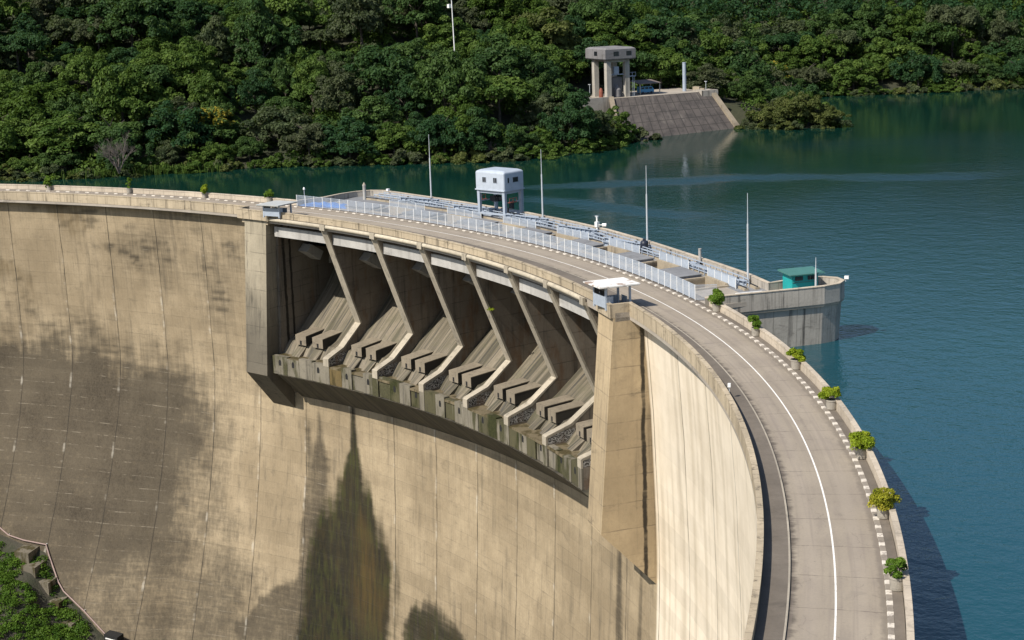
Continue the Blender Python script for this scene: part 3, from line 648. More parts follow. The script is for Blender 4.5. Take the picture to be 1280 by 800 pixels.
for off in (1.15,4.8):
    b=MB(); b.sweep([(-.28,.021),(.28,.021),(.28,.30),(-.28,.30)],1.25,1.87,60,ds=lambda t:max(s_out(t)-off,11.6)); o=fpart(b,'track_kerb',M['inner'],r)
    b=MB(); b.sweep([(-.06,.301),(.06,.301),(.06,.42),(-.06,.42)],1.25,1.87,60,ds=lambda t:max(s_out(t)-off,11.6)); q=b.build('steel_rail',M['steel']); q.parent=o

# long stop-log beams stored in rows on the platform
SLM=None
for i,c in enumerate(CENT):
    for q,(off,zz) in enumerate(((2.2,.02),(3.55,.02),(3.55,.64))):
        if s_out(c)-off<11.6: continue
        r=empty('stop_log',P(c,s_out(c)-off,zz),c+PI/2,label='long pale grey steel stop log beam stored between the guard rails of the platform',cat='steel beam',group='stop log beams stored on the platform')
        b=MB(); L=9.2-.5*((i+q)%3)
        b.box((0,0,.57),(L,.7,.06)); b.box((0,0,.05),(L,.7,.06)); b.box((0,.0,.31),(L,.08,.46))
        for k in range(9): b.box((-L/2+.3+(L-.6)*k/8,0,.31),(.06,.62,.458))
        b.build('girder',M['greypaint'],r)
        for sx in (-1,1):
            b=MB(); b.box((sx*L*.3,0,.68),(.3,.12,.16)); b.build('lifting_lug',M['steel'],r)
# ------------------------------------------------------------------ gantry crane
def polar_root(name,t,s,z,**k): 
    return empty(name,P(t,s,z),t+PI/2,**k)       # local x along +theta (left), local y toward -r (downstream)
def part(mb,name,mat,root,**k): return mb.build(name,mat,root,**k)
CR=polar_root('gantry_crane',1.674,s_out(1.674)-2.95,.42,label='pale grey gantry crane with box cabin on four tall legs',cat='crane')
LX,LY=2.65,1.82
for sx in (-1,1):
    for sy in (-1,1):
        b=MB(); x0,y0=sx*LX,sy*LY
        b.hexa([(x0-.2,y0-.2,.25),(x0+.2,y0-.2,.25),(x0+.2,y0+.2,.25),(x0-.2,y0+.2,.25)]+[(x0-.27,y0-.27,4.1),(x0+.27,y0-.27,4.1),(x0+.27,y0+.27,4.1),(x0-.27,y0+.27,4.1)])
        lg=part(b,'leg',M['greypaint'],CR); b=MB(); b.box((x0,y0,.13),(.9,.35,.26)); part(b,'wheel_bogie',M['steel'],lg)
b=MB()
for sy in (-1,1): b.box((0,sy*LY,3.85),(2*LX-.5,.3,.4)); b.box((0,sy*LY,.5),(2*LX-.4,.22,.3))
for sx in (-1,1): b.box((sx*LX,0,3.85),(.3,2*LY-.5,.4)); b.box((sx*LX,0,2.3),(.12,2*LY-.4,.14))
part(b,'cross_beam',M['greypaint'],CR)
def rounded_cab(L,W,H,r,z0):
    b=MB(); prof=[]
    rows=[]
    def ring_(z,ins):
        l,w=L/2-ins,W/2-ins; c=.25; pts=[]
        for cx,cy,a0 in ((l-c,w-c,0),(-l+c,w-c,90),(-l+c,-w+c,180),(l-c,-w+c,270)):
            for k in range(4):
                a=math.radians(a0+30*k); pts.append(b.add((cx+c*math.cos(a),cy+c*math.sin(a),z)))
        return pts
    zs=[(z0,.0),(z0+.05,0),(z0+H-r,0)]+[(z0+H-r+r*math.sin(q),r*(1-math.cos(q))) for q in (.4,.8,1.2)]+[(z0+H+.12,r*1.6)]
    rr=[ring_(*q) for q in zs]
    for a,c in zip(rr,rr[1:]):
        n=len(a)
        for j in range(n): b.face(a[j],a[(j+1)%n],c[(j+1)%n],c[j])
    b.face(*rr[0][::-1]); b.face(*rr[-1]); return b
cab=part(rounded_cab(6.1,4.5,3.0,.35,4.1),'cabin',M['cabinpaint'],CR)
b=MB(); b.box((0,0,4.18),(6.22,4.62,.16)); part(b,'cabin_skirt',M['cabinpaint'],cab)
for x,y,sx,sy in ((1.1,2.255,.72,.05),(-1.2,2.255,.72,.05),(-3.055,-.3,.05,1.2),(-3.055,1.3,.05,.35)):
    b=MB(); b.box((x,y,5.75),(sx,sy,.75)); w1=part(b,'window',M['glass'],cab)
    b=MB(); 
    if sx>.1:
        for q in (-1,1): b.box((x+q*(sx/2+.03),y+.01,5.75),(.07,.06,.88)); b.box((x,y+.01,5.75+q*.41),(sx,.06,.07))
        b.box((x,y+.012,5.75),(.05,.05,.74))
    else:
        for q in (-1,1): b.box((x-.01,y+q*(sy/2+.03),5.75),(.06,.07,.88)); b.box((x-.01,y,5.75+q*.41),(.06,sy,.07))
    part(b,'window_frame',M['greypaint'],w1)
b=MB(); b.box((.9,0,2.6),(1.6,1.0,.8)); b.tube([(.9,-.6,2.6),(.9,.6,2.6)],.5,12); b.box((-.6,.2,2.75),(.8,.7,.5)); part(b,'hoist',M['steel'],CR)
b=MB(); b.tube([(-1.4,0,3.7),(-1.4,0,1.2)],.05,6); b.box((-1.4,0,1.0),(.5,.3,.6)); b.box((-1.8,-.6,1.7),(.6,.5,1.2)); part(b,'hook_block',M['steel'],CR)
for sx in (-1,1):
    b=MB(); b.box((sx*3.1,.6,2.35),(.5,1.6,.10)); b.box((sx*3.3,.6,3.0),(.06,1.6,.06))
    for q in (-.2,.6,1.4): b.box((sx*3.3,q,2.7),(.06,.06,.7))
    part(b,'service_walkway',M['rustred'],CR)
b=MB()
for q in (-.22,.22): b.beam((-LX-.35,-LY+q,0.3),(-LX-.35,-LY+q,4.2),.05,.05)
for k in range(12): b.beam((-LX-.35,-LY-.22,.5+k*.3),(-LX-.35,-LY+.22,.5+k*.3),.04,.04)
part(b,'ladder',M['greypaint'],CR)

# ------------------------------------------------------------------ booths on the end piers
def booth(t,lab,h,roofm):
    r=polar_root('guard_booth',t,-6.2,.12,label=lab,cat='booth')
    b=MB(); b.box((0,0,h+.1),(4.5,5.1,.13)); b.box((0,0,h),(4.3,4.9,.10)); rf=part(b,'roof',M[roofm],r)
    for x in (-1.55,1.55):
        for y in (-1.5,0,1.5):
            if y==0 and x<0: continue
            b=MB(); b.box((x,y,h/2-.03),(.22,.22,h-.06)); part(b,'post',M['greypaint'],r)
    for (x,y,sx,sy,zz,sz) in ((0,1.55,3.0,.06,1.0,1.3),(1.55,.75,.06,1.3,1.0,1.3),(1.55,-.75,.06,1.3,.6,1.0),(-1.55,1.0,.06,.8,1.0,1.3),(0,-1.55,1.4,.06,.7,1.2)):
        b=MB(); b.box((x,y,zz-.1),(sx,sy,sz)); part(b,'wall_panel',M['greypaint'],r)
    for (x,y,sx,sy) in ((.75,1.55,1.2,.05),(-.75,1.55,1.2,.05),(1.55,.75,.05,1.1)):
        b=MB(); b.box((x,y,1.9*h/2.68),(sx,sy,.6)); part(b,'window',M['glass'],r)
    return r
booth(1.2452,'small open booth with white rust-stained flat roof, on the nearer spillway end pier',2.68,'roofwhite')
booth(1.8775,'small glazed booth with grey flat roof, on the farther spillway end pier',2.0,'boothroof')

# ------------------------------------------------------------------ teal hut on the platform nose
wd=Vector((59.0-53.2,156.8-143.2)).normalized(); hang=math.atan2(wd.y,wd.x)
HU=empty('teal_hut',(55.3,156.9,.68),hang,label='small teal metal hut with overhanging green roof, on the platform nose',cat='hut')
b=MB(); 
for (c,sz) in (((0,-1.2,.42),(3.3,.08,2.1)),((0,1.2,.42),(3.3,.08,2.1)),((-1.65,0,.42),(.08,2.4,2.1)),((1.65,0,.42),(.08,2.4,2.1))): b.box(c,sz)
part(b,'wall',M['teal'],HU)
b=MB(); b.hexa([(-2.2,-1.8,1.47),(2.3,-1.8,1.47),(2.3,1.5,1.6),(-2.2,1.5,1.6),(-2.2,-1.8,1.57),(2.3,-1.8,1.57),(2.3,1.5,1.78),(-2.2,1.5,1.78)]); part(b,'roof',M['tealroof'],HU)
for x in (-.8,.8):
    b=MB(); b.box((x,-1.255,1.0),(1.0,.03,.5)); part(b,'window',M['glass'],HU)
b=MB(); b.box((0,-1.26,.55),(3.3,.05,.07)); b.box((0,-1.26,1.38),(3.3,.05,.07)); part(b,'trim_rail',M['tealroof'],HU)

# ------------------------------------------------------------------ lamp poles and posts
def pole(t,s,h,lab,z=.02,group=None):
    r=empty('light_pole',P(t,s,z),label=lab,cat='pole',group=group)
    b=MB(); b.lathe([(.28,0),(.28,.04),(.15,.05),(.14,.5),(.105,h*.66),(.105,h*.66+.02)],n=10); part(b,'pole_shaft',M['pole'],r,smooth=False)
    b=MB(); b.lathe([(.06,h*.66+.02),(.035,h)],n=8); part(b,'pole_tip',M['pole'],r)
    b=MB(); b.box((0,0,.3),(.4,.4,.6)); part(b,'pole_base',M['coping'],r)
for (t,s,h,lab) in ((1.7925,s_out(1.7925)-.9,11.4,'slim grey pole farthest along the platform, left of the gantry crane'),
                    (1.6225,s_out(1.6225)-.9,11.1,'slim grey pole just right of the gantry crane'),
                    (1.448,s_out(1.448)-.85,11.4,'slim grey pole beside the black drum'),
                    (1.273,s_out(1.273)-.85,11.0,'slim grey pole nearest the teal hut')): pole(t,s,h,lab)
pole(1.2205,18.6,4.1,'short thin pole on the platform nose, right of the teal hut')
MX,MY,MZ=-152.0,274.2,7.0
b=MB(); b.tube([(0,0,-2),(-.35,-.35,22.6)],.17,8,r2=.11); o=empty('lamp_mast',(MX,MY,MZ),label='tall white lamp mast rising out of the far forest',cat='mast')
q=b.build('mast_shaft',M['white'],o)
b=MB(); b.box((-.85,-.75,21.2),(.8,.7,.9)); b.tube([(-.6,-.5,21.4),(-.3,-.3,21.4)],.08,6); part(b,'lamp_head',M['white'],o)
# small posts
def post(name,t,s,h,r,lab,cat,mat,cap=True):
    o=empty(name,P(t,s,.02),label=lab,cat=cat); b=MB(); b.lathe([(r,0),(r,h-.12),(r*1.15,h-.12),(r*1.15,h)] if cap else [(r,0),(r*.96,h)],n=12); part(b,'post_shaft',M[mat],o)
    return o
o=post('vent_post',1.869,15.5,2.5,.28,'thick grey post with pointed cap at the far end of the platform','post','fascia'); b=MB(); b.lathe([(.3,2.5),(.04,2.95)],n=12); part(b,'cap',M['coping'],o)
o=post('vent_post',1.356,s_out(1.356)-.75,2.3,.2,'rusty grey post standing against the lake parapet','post','fascia'); b=MB(); b.box((.1,-.3,.35),(.5,.5,.7)); part(b,'valve_box',M['steel'],o)
o=post('camera_post',1.5365,s_out(1.5365)-.75,2.6,.13,'white camera post with side lamp at the lake parapet','camera post','white')
b=MB(); b.box((0,0,1.5),(.5,.5,.7)); part(b,'junction_box',M['white'],o)
b=MB(); b.tube([(.0,0,1.4),(.9,.5,1.4)],.05,6); b.tube([(.7,.35,1.4),(1.2,.7,1.4)],.24,10); part(b,'flood_lamp',M['white'],o)
b=MB(); b.box((0,0,2.65),(.6,.25,.12)); part(b,'camera_head',M['pole'],o)
o=post('lamp_post',1.9,5.0,2.7,.05,'little lamp post at the far left end of the mesh fence','lamp','pole',False); b=MB(); b.lathe([(.08,2.6),(.2,2.75),(.16,3.0),(.05,3.1)],n=10); part(b,'lamp_head',M['white'],o)
o=empty('water_drum',P(1.436,12.6,.02),label='black plastic drum standing on the gate platform',cat='drum'); b=MB(); b.lathe([(.52,0),(.55,.1),(.55,.7),(.58,.75),(.55,.8),(.55,1.35),(.45,1.6),(.2,1.72),(.2,1.8)],n=20); part(b,'drum_body',M['drum'],o,smooth=False); b=MB(); b.lathe([(.24,1.8),(.24,1.88)],n=16); part(b,'lid',M['drum'],o)
o=empty('nose_lamp',(59.2,160.4,1.0),label='white floodlight fixed on the tip of the platform nose',cat='lamp'); b=MB(); b.tube([(0,0,0),(0,0,.35)],.05,6); part(b,'bracket',M['pole'],o); b=MB(); b.box((.1,.05,.5),(.5,.35,.35),rz=.5); part(b,'lamp_head',M['white'],o)
o=empty('parapet_lamp',P(.9355,-4.4,.125),label='small white floodlight on the footpath against the downstream parapet',cat='lamp'); b=MB(); b.tube([(0,0,0),(0,0,1.1)],.04,6); part(b,'bracket',M['pole'],o); b=MB(); b.box((0,0,1.2),(.26,.3,.32),rz=.6); part(b,'lamp_head',M['white'],o)
o=empty('far_end_lamp',P(1.852,18.6,1.0),label='tiny white lamp on the far rounded corner of the platform parapet',cat='lamp'); b=MB(); b.tube([(0,0,0),(0,0,.4)],.05,6); part(b,'bracket',M['pole'],o); b=MB(); b.box((0,0,.5),(.55,.4,.35)); part(b,'lamp_head',M['white'],o)
# blue tarpaulin bundle behind the fence
b=MB(); n=16; m=6
rows=[[b.add((x_*.62-4.6,y_*.55-1.4,.02+.55*math.sin(PI*k/n)**.5*math.sin(PI*j/m)**.6*(1+.35*math.sin(k*1.9+j)))) for j,y_ in enumerate(range(m+1))] for k,x_ in enumerate(range(n+1))]
for a_,c_ in zip(rows,rows[1:]):
    for j in range(m): b.face(a_[j],a_[j+1],c_[j+1],c_[j])
bt=b.build('tarpaulin',M['bluetarp'],None,True,False); bt.location=P(1.875,7.0,.03); bt.rotation_euler=(0,0,1.87+PI/2); tag(bt,'crumpled blue tarpaulin lying behind the far end of the mesh fence','tarpaulin')
b=MB(); b.box((0,0,.12),(3.2,1.1,.2)); b.box((0,0,.26),(3.3,1.2,.06)); o=b.build('white_panel',M['white']); o.location=P(1.2335,10.9,.03); o.rotation_euler=(0,0,1.2+PI/2+1.5); tag(o,'flat white board lying on the platform near the teal hut','board')

# ------------------------------------------------------------------ foliage kit
def leaf_cloud(mb,centers,radii,per,size,flat=.8,tintlo=0.,tinthi=1.,upb=.35,core=None):
    C=np.asarray(centers,float); tints=[]
    V=[];U_=[]
    for ci,(c,r) in enumerate(zip(C,radii)):
        n=int(per*(r/np.mean(radii))**2)
        d=rng.normal(size=(n,3)); d/=np.linalg.norm(d,axis=1)[:,None]; d[:,2]=np.where(d[:,2]<-.35,-d[:,2],d[:,2])
        rr=r*(.72+.33*rng.random(n))[:,None]; p=c+d*rr*np.array([1,1,flat])
        nm=d*.75+rng.normal(size=(n,3))*.45+np.array([0,0,upb]); nm/=np.linalg.norm(nm,axis=1)[:,None]
        a=np.cross(nm,rng.normal(size=(n,3))); a/=np.linalg.norm(a,axis=1)[:,None]; bb=np.cross(nm,a)
        s=size*(.6+.8*rng.random(n))[:,None]
        q=np.stack([p-a*s*.75,p-bb*s*.42+nm*s*.1,p+a*s*.75,p+bb*s*.42+nm*s*.1],1)
        V.append(q.reshape(-1,3)); t0=tintlo+(tinthi-tintlo)*rng.random()
        tints.append(np.repeat(np.clip(t0+.35*(rng.random(n)-.5),0,1),4))
    V=np.concatenate(V); base=len(mb.v); mb.v+=list(map(tuple,V)); mb.u+=list(map(tuple,V))
    for k in range(len(V)//4): mb.f.append((base+4*k,base+4*k+1,base+4*k+2,base+4*k+3))
    mb.att.setdefault('tint',[]); mb.att['tint']=list(mb.att['tint'])+list(np.concatenate(tints))
def crown_mesh(seed,R,H,nc,per,size,umbrella=False):
    global rng
    keep=rng; rng=np.random.default_rng(seed); cs=[];rs=[]
    lob=rng.normal(size=(5,2)); 
    while len(cs)<nc:
        d=rng.normal(size=3); d/=np.linalg.norm(d)
        if d[2]<-.25: continue
        k=.40+.62*rng.random()**.7; 
        az=math.atan2(d[1],d[0]); lobf=1+.30*math.sin(2*az+seed)+.22*math.sin(3*az+2*seed)+.1*math.sin(5*az+seed*3)
        c=np.array([d[0]*R*k*lobf,d[1]*R*k*lobf,d[2]*H*k*(.55 if umbrella else 1)+ (H*.2 if umbrella else 0)])
        cs.append(c); rs.append(R*(.11+.17*rng.random()**1.3))
    mb=MB(); leaf_cloud(mb,cs,rs,per,size,.75); rng=keep; return mb
def mesh_of(mb,name,mat):
    o=mb.build(name,mat,None,False,False); me=o.data; bpy.data.objects.remove(o); return me
CROWNS={}
for key,mk in (('dark','leaf_dark'),('mid','leaf_mid'),('grey','leaf_grey')):
    CROWNS[key]=[mesh_of(crown_mesh(10*k+len(key),6.6,(5.4,6.6,4.6,5.2,7.6)[k],84,104,.43,k==3),'crown',M[mk]) for k,hash_ in enumerate((0,0,0,0,0))]
CROWNS['yellow']=[mesh_of(crown_mesh(301,6.6,5.4,52,165,.46),'crown',M['leaf_yellow'])]
CROWNS['olive']=[mesh_of(crown_mesh(401,6.8,5.6,80,150,.4),'crown',M['leaf_olive']),mesh_of(crown_mesh(402,6.8,4.6,70,150,.4),'crown',M['leaf_olive'])]
BUSH=[mesh_of(crown_mesh(500+k,2.4,2.0,16,80,.38),'bush',M[mk]) for k,mk in enumerate(('leaf_mid','leaf_grey','leaf_olive','leaf_mid'))]
def trunk_mesh(seed):
    r=random.Random(seed); b=MB(); b.tube([(0,0,-2),(.15,.1,3),(.3,-.1,6.5)],.34,8,r2=.2)
    for k in range(5):
        a=r.uniform(0,2*PI); h=r.uniform(3.5,6.2); L=r.uniform(2.5,4.2)
        b.tube([(.2,0,h),(.2+L*.5*math.cos(a),L*.5*math.sin(a),h+1.4),(.2+L*math.cos(a),L*math.sin(a),h+2.4)],.15,6,r2=.05)
    return mesh_of(b,'trunk',M['bark'])
TRUNKS=[trunk_mesh(k) for k in range(3)]

# ------------------------------------------------------------------ far shore terrain
SH=[(-150,95),(-162,128),(-183,150),(-191,168),(-172,184),(-166,197),(-153,221.7),(-136,238.5),(-116,260.4),(-113,279.8),(-121,303),(-119.6,339),(-114,346),(-105,347),(-101,352),(-106,363),(-128,376),(-158,400),(-166,425),(-150,445),(-125,481),(-95,535),(-60,600),(-20,690)]
SHa=np.array(SH,float)
def shore_d(X,Y):
    """signed distance inland of the far shoreline"""
    p=np.stack([np.asarray(X,float).ravel(),np.asarray(Y,float).ravel()],-1); best=np.full(len(p),1e9); sg=np.zeros(len(p))
    for a,b in zip(SHa,SHa[1:]):
        d=b-a; L=d@d; t=np.clip(((p-a)@d)/L,0,1); q=a+t[:,None]*d; dist=np.hypot(*(p-q).T); cr=d[0]*(p[:,1]-a[1])-d[1]*(p[:,0]-a[0])
        m=dist<best; best=np.where(m,dist,best); sg=np.where(m,np.sign(cr),sg)
    return (best*sg).reshape(np.shape(X))
IA=Vector((-131.4+138.5,343.1-314.9)).normalized(); IB=Vector((-IA.y,IA.x)); IO=Vector((-138.5,314.9))
def ground(X,Y):
    X=np.asarray(X,float); Y=np.asarray(Y,float); d=shore_d(X,Y)
    sl=np.interp(Y,[150,260,400,600],[.40,.36,.33,.30])
    z=np.where(d<0,-6.3+d*.35,-6.3+np.minimum(d,10)*.30+np.maximum(d-10,0)*sl)
    z=z+np.where(d>0,(fbm(X*.02+9,Y*.02+5,71)-.5)*np.minimum(np.maximum(d,0)*.3,14),0)
    u=(X-IO.x)*IA.x+(Y-IO.y)*IA.y; v=(X-IO.x)*IB.x+(Y-IO.y)*IB.y
    inside=(u>-16)&(u<38)&(v>-1)&(v<20); z=np.where(inside,np.minimum(z,2.9-(u<-12)*0),z)
    front=(u>-3)&(u<37)&(v<=-1)&(v>-30); z=np.where(front,np.minimum(z,-6.8),z)
    return z
xs=np.arange(-560,40,6.0); ys=np.arange(70,760,6.0); XX,YY=np.meshgrid(xs,ys,indexing='ij'); ZZ=ground(XX,YY)
b=MB(); b.v=list(map(tuple,np.stack([XX,YY,ZZ],-1).reshape(-1,3))); b.u=b.v[:]
m=len(ys)
for i in range(len(xs)-1):
    for j in range(m-1):
        a=i*m+j; x_,y_=xs[i]+3,ys[j]+3; t_=math.atan2(y_,x_)
        if t_<2.5 and math.hypot(x_,y_)<Rth(t_)+9: continue
        b.f.append((a,a+m,a+m+1,a+1))
tag(b.build('far_hillside',M['soil'],None,True,False),kind='structure')
# added ridge ring out of view, keeps low sky out of the lake reflections
b=MB(); na,nr=90,10; rows=[]
for i in range(na+1):
    a=math.radians(35+150*i/na); row=[]
    for j in range(nr+1):
        r=780+90*j; x,y=-20+r*math.cos(a),60+r*math.sin(a); 
        hh=(230+130*fbm(np.array([i*.09]),np.array([j*.1]),5)[0])*sst(np.array(j/nr),0,.75)*(1-.0*j)
        row.append(b.add((x,y,-9+float(hh)+(random.uniform(-6,6) if j else 0))))
    rows.append(row)
for a_,c_ in zip(rows,rows[1:]):
    for j in range(nr): b.face(a_[j],a_[j+1],c_[j+1],c_[j])
tag(b.build('sky_block_ridge',M['ridge'],None,True,False),kind='structure')
# lake
b=MB(); n=60; tt=np.linspace(.0,2.46,n+1); rr=[3.0,20,60,150,400,900,1800]
rows=[[b.pv(t,s,WATER) for s in rr] for t in tt]
for a_,c_ in zip(rows,rows[1:]):
    for j in range(len(rr)-1): b.face(a_[j],a_[j+1],c_[j+1],c_[j])
b.face(b.add((168,-30,WATER)),b.add((1500,-600,WATER)),rows[0][-1],rows[0][0])
tag(b.build('lake',M['water'],None,False,False),kind='structure')

# ------------------------------------------------------------------ camera (needed to know which trees show)
cam=bpy.data.cameras.new('camera'); co=bpy.data.objects.new('camera',cam); COL.objects.link(co); scene.camera=co
cam.sensor_width=36; cam.lens=2184.77/1280*36; cam.clip_start=1; cam.clip_end=6000
fw=Vector((-0.74390605,0.63663311,-0.20322911)); rt=Vector((0.65505387,0.75485561,-0.03312748)); upv=Vector((-0.13231858,0.15776974,0.97857064)); CP=Vector((186.368,0,39.4545))
Mx=Matrix((rt,upv,-fw)).transposed().to_4x4(); Mx.translation=CP; co.matrix_world=Mx
def img(p):
    q=Vector(p)-CP; w_=q.dot(fw); return (640+2184.77*q.dot(rt)/w_, 400-2184.77*q.dot(upv)/w_, w_)

# ------------------------------------------------------------------ intake works on the far shore
def I(u,v,z): return (IO.x+IA.x*u+IB.x*v, IO.y+IA.y*u+IB.y*v, z)
iang=math.atan2(IA.y,IA.x)
IW=empty('intake_slope',I(14,0,3),label='sloping dark concrete slab revetment on the far shore below the intake tower',cat='revetment')
def ipart(mb,name,mat,root): o=mb.build(name,mat,root); o.location=-root.location; return o
b=MB(); TL=Vector((-138.5,314.9,3)); TR=Vector((-131.4,343.1,3)); BL=Vector((-119.5,299.5,-8)); BR=Vector((-117.5,340,-8)); n,m=14,8
rows=[]
for i in range(n+1):
    a0=TL.lerp(TR,i/n); a1=BL.lerp(BR,i/n); rows.append([b.add(a0.lerp(a1,j/m),(36*i/n,20*j/m,0)) for j in range(m+1)])
for a_,c_ in zip(rows,rows[1:]):
    for j in range(m): b.face(a_[j],a_[j+1],c_[j+1],c_[j])
lo=[b.add(TL+Vector((-1,0,-14))),b.add(BL+Vector((0,0,-4))),b.add(BR+Vector((0,0,-4))),b.add(TR+Vector((-1,0,-14)))]
b.face(rows[0][0],lo[0],lo[1],*rows[0][1:][::-1]); b.face(rows[-1][0],*rows[-1][1:],lo[2],lo[3])
ipart(b,'slab_face',M['revet'],IW)
b=MB(); b.beam(TR+Vector((.2,.6,.1)),BR+Vector((.2,.6,.5)),1.3,1.0); ipart(b,'edge_wall',M['inner2'],IW)
b=MB(); b.beam(TL+Vector((0,-.8,.1)),BL.lerp(TL,.3)+Vector((0,-.8,.4)),1.2,1.0); ipart(b,'edge_wall',M['inner2'],IW)
b=MB(); b.prism([I(-15,0,0)[:2],I(30,0,0)[:2],I(30,17,0)[:2],I(-15,17,0)[:2]],-9,3.0); ipart(b,'yard_slab',M['deck'],IW)
b=MB(); b.prism([I(-15,-.5,0)[:2],I(-1.5,-.5,0)[:2],I(-1.5,-.02,0)[:2],I(-15,-.02,0)[:2]],-4,3.5); ipart(b,'retaining_wall',M['platform'],IW)
b=MB(); b.prism([I(26,-1.5,0)[:2],I(31,-1.5,0)[:2],I(31,3,0)[:2],I(26,3,0)[:2]],1.6,3.4); ipart(b,'corner_block',M['platform'],IW)
TW=empty('intake_tower',I(-1,1.5,3),iang,label='concrete intake tower with boxy cabin raised on four columns, on the far shore',cat='tower')
for (x,y,w_,d_) in ((.9,1.0,1.35,1.35),(6.4,1.0,1.3,1.3),(.9,7.5,1.35,1.3),(6.4,7.5,1.3,1.3)):
    b=MB(); b.box((x,y,4.9),(w_,d_,9.9)); part(b,'column',M['towerconc'],TW)
b=MB(); rr=[]
for z,i_ in ((9.7,.0),(10.0,-.25),(12.4,-.25),(12.8,.5)):
    rr.append([b.add((x,y,z)) for x,y in ((-.5+i_,-.6+i_),(8.0-i_,-.6+i_),(8.0-i_,9.4-i_),(-.5+i_,9.4-i_))])
for a_,c_ in zip(rr,rr[1:]):
    for j in range(4): b.face(a_[j],a_[(j+1)%4],c_[(j+1)%4],c_[j])
b.face(*rr[0][::-1]); b.face(*rr[-1]); cb=part(b,'cabin',M['towercab'],TW)
for (c,sz) in (((2.4,-.86,11.3),(1.5,.05,1.1)),((6.2,-.86,11.3),(1.5,.05,1.1)),((-.76,4.2,11.3),(.05,1.6,1.1))):
    b=MB(); b.box(c,sz); part(b,'window',M['glass'],cb)
b=MB(); b.box((3.75,4.3,9.4),(5.0,8.2,.6)); part(b,'cabin_sill',M['towerconc'],TW)
b=MB(); b.box((4.0,2.0,5.8),(5.0,2.2,.15)); b.box((7.9,1.2,5.2),(2.2,1.6,.12))
for x in (7.0,7.9,8.9): b.box((x,.45,5.7),(.08,.08,1.0))
b.box((7.9,.45,6.2),(2.2,.08,.08)); b.box((3.4,1.2,6.9),(1.4,.8,2.0)); part(b,'service_platform',M['greypaint'],TW)
b=MB(); b.tube([(3.9,1.3,.1),(3.9,1.3,1.6),(3.9,2.6,2.9),(3.9,4,2.9)],.9,12); b.box((4.2,3.2,2.6),(3.0,2.6,5.0)); part(b,'pump_housing',M['towercab'],TW)
b=MB()
for q in (-.25,.25): b.beam((8.3+q,.6,0),(8.3+q,.6,5.2),.07,.07)
for k in range(14): b.beam((8.05,.6,.3+k*.36),(8.55,.6,.3+k*.36),.06,.06)
part(b,'ladder',M['greypaint'],TW)
b=MB(); b.lathe([(.55,0),(.55,1.6),(.4,2.2),(.15,2.5)],n=14); o=b.build('gas_cylinder',M['rustred']); o.location=I(-1.2,4.3,3.0); tag(o,'red upright tank standing between the legs of the intake tower','tank')
SD=empty('open_shed',I(13.5,6.5,3),iang,label='open shed with brown sheet roof beside the intake tower',cat='shed')
b=MB(); b.hexa([(-3.3,-2.6,2.75),(3.3,-2.6,2.75),(3.3,2.6,3.35),(-3.3,2.6,3.35),(-3.3,-2.6,2.9),(3.3,-2.6,2.9),(3.3,2.6,3.5),(-3.3,2.6,3.5)]); part(b,'roof',M['shedroof'],SD)
for x in (-3,3):
    for y,h in ((-2.3,2.75),(2.3,3.3)): b=MB(); b.box((x,y,h/2),(.2,.2,h)); part(b,'post',M['towerconc'],SD)
VN=empty('parked_van',I(13.4,6.3,3),iang,label='light blue van parked under the brown roof of the open shed',cat='van')
b=MB(); pr=[(-2.1,.45),(2.1,.45),(2.15,1.1),(1.5,1.95),(-2.0,2.0),(-2.15,1.2)]
f=[b.add((x,-.85,z)) for x,z in pr]; k_=[b.add((x,.85,z)) for x,z in pr]
b.face(*f); b.face(*k_[::-1])
for j in range(6): b.face(f[j],f[(j+1)%6],k_[(j+1)%6],k_[j])
part(b,'body',M['blue'],VN)
for x in (-1.3,-.1,1.05): b=MB(); b.box((x,-.86,1.55),(.95,.04,.5)); part(b,'window',M['glass'],VN)
for x in (-1.3,1.3):
    for y in (-.8,.8): b=MB(); b.tube([(x,y-.12,.34),(x,y+.12,.34)],.34,12); part(b,'wheel',M['drum'],VN)
o=empty('steel_stack',I(25,5.5,3),label='plain grey cylinder standing upright in the intake yard',cat='pipe'); b=MB(); b.lathe([(.5,0),(.48,7.4),(.53,7.42),(.53,7.6)],n=16); part(b,'stack_shell',M['greypaint'],o)
for (u,v,h,lab) in ((-6.5,.8,3.9,'thin grey lamp post left of the intake tower'),(28.5,.5,2.6,'short lamp post at the right corner of the intake yard')):
    o=empty('yard_lamp',I(u,v,3),label=lab,cat='lamp'); b=MB(); b.tube([(0,0,0),(0,0,h)],.07,6); part(b,'lamp_shaft',M['pole'],o); b=MB(); b.box((0,0,h),(.8,.3,.16)); part(b,'lamp_head',M['pole'],o)
b=MB(); b.box((0,0,.55),(2.4,1.0,1.1)); b.box((1.9,.2,.35),(1.6,.9,.7)); o=b.build('concrete_blocks',M['inner']); o.location=I(28,4,3.0); tag(o,'pale concrete blocks beside the grey cylinder in the intake yard','blocks')

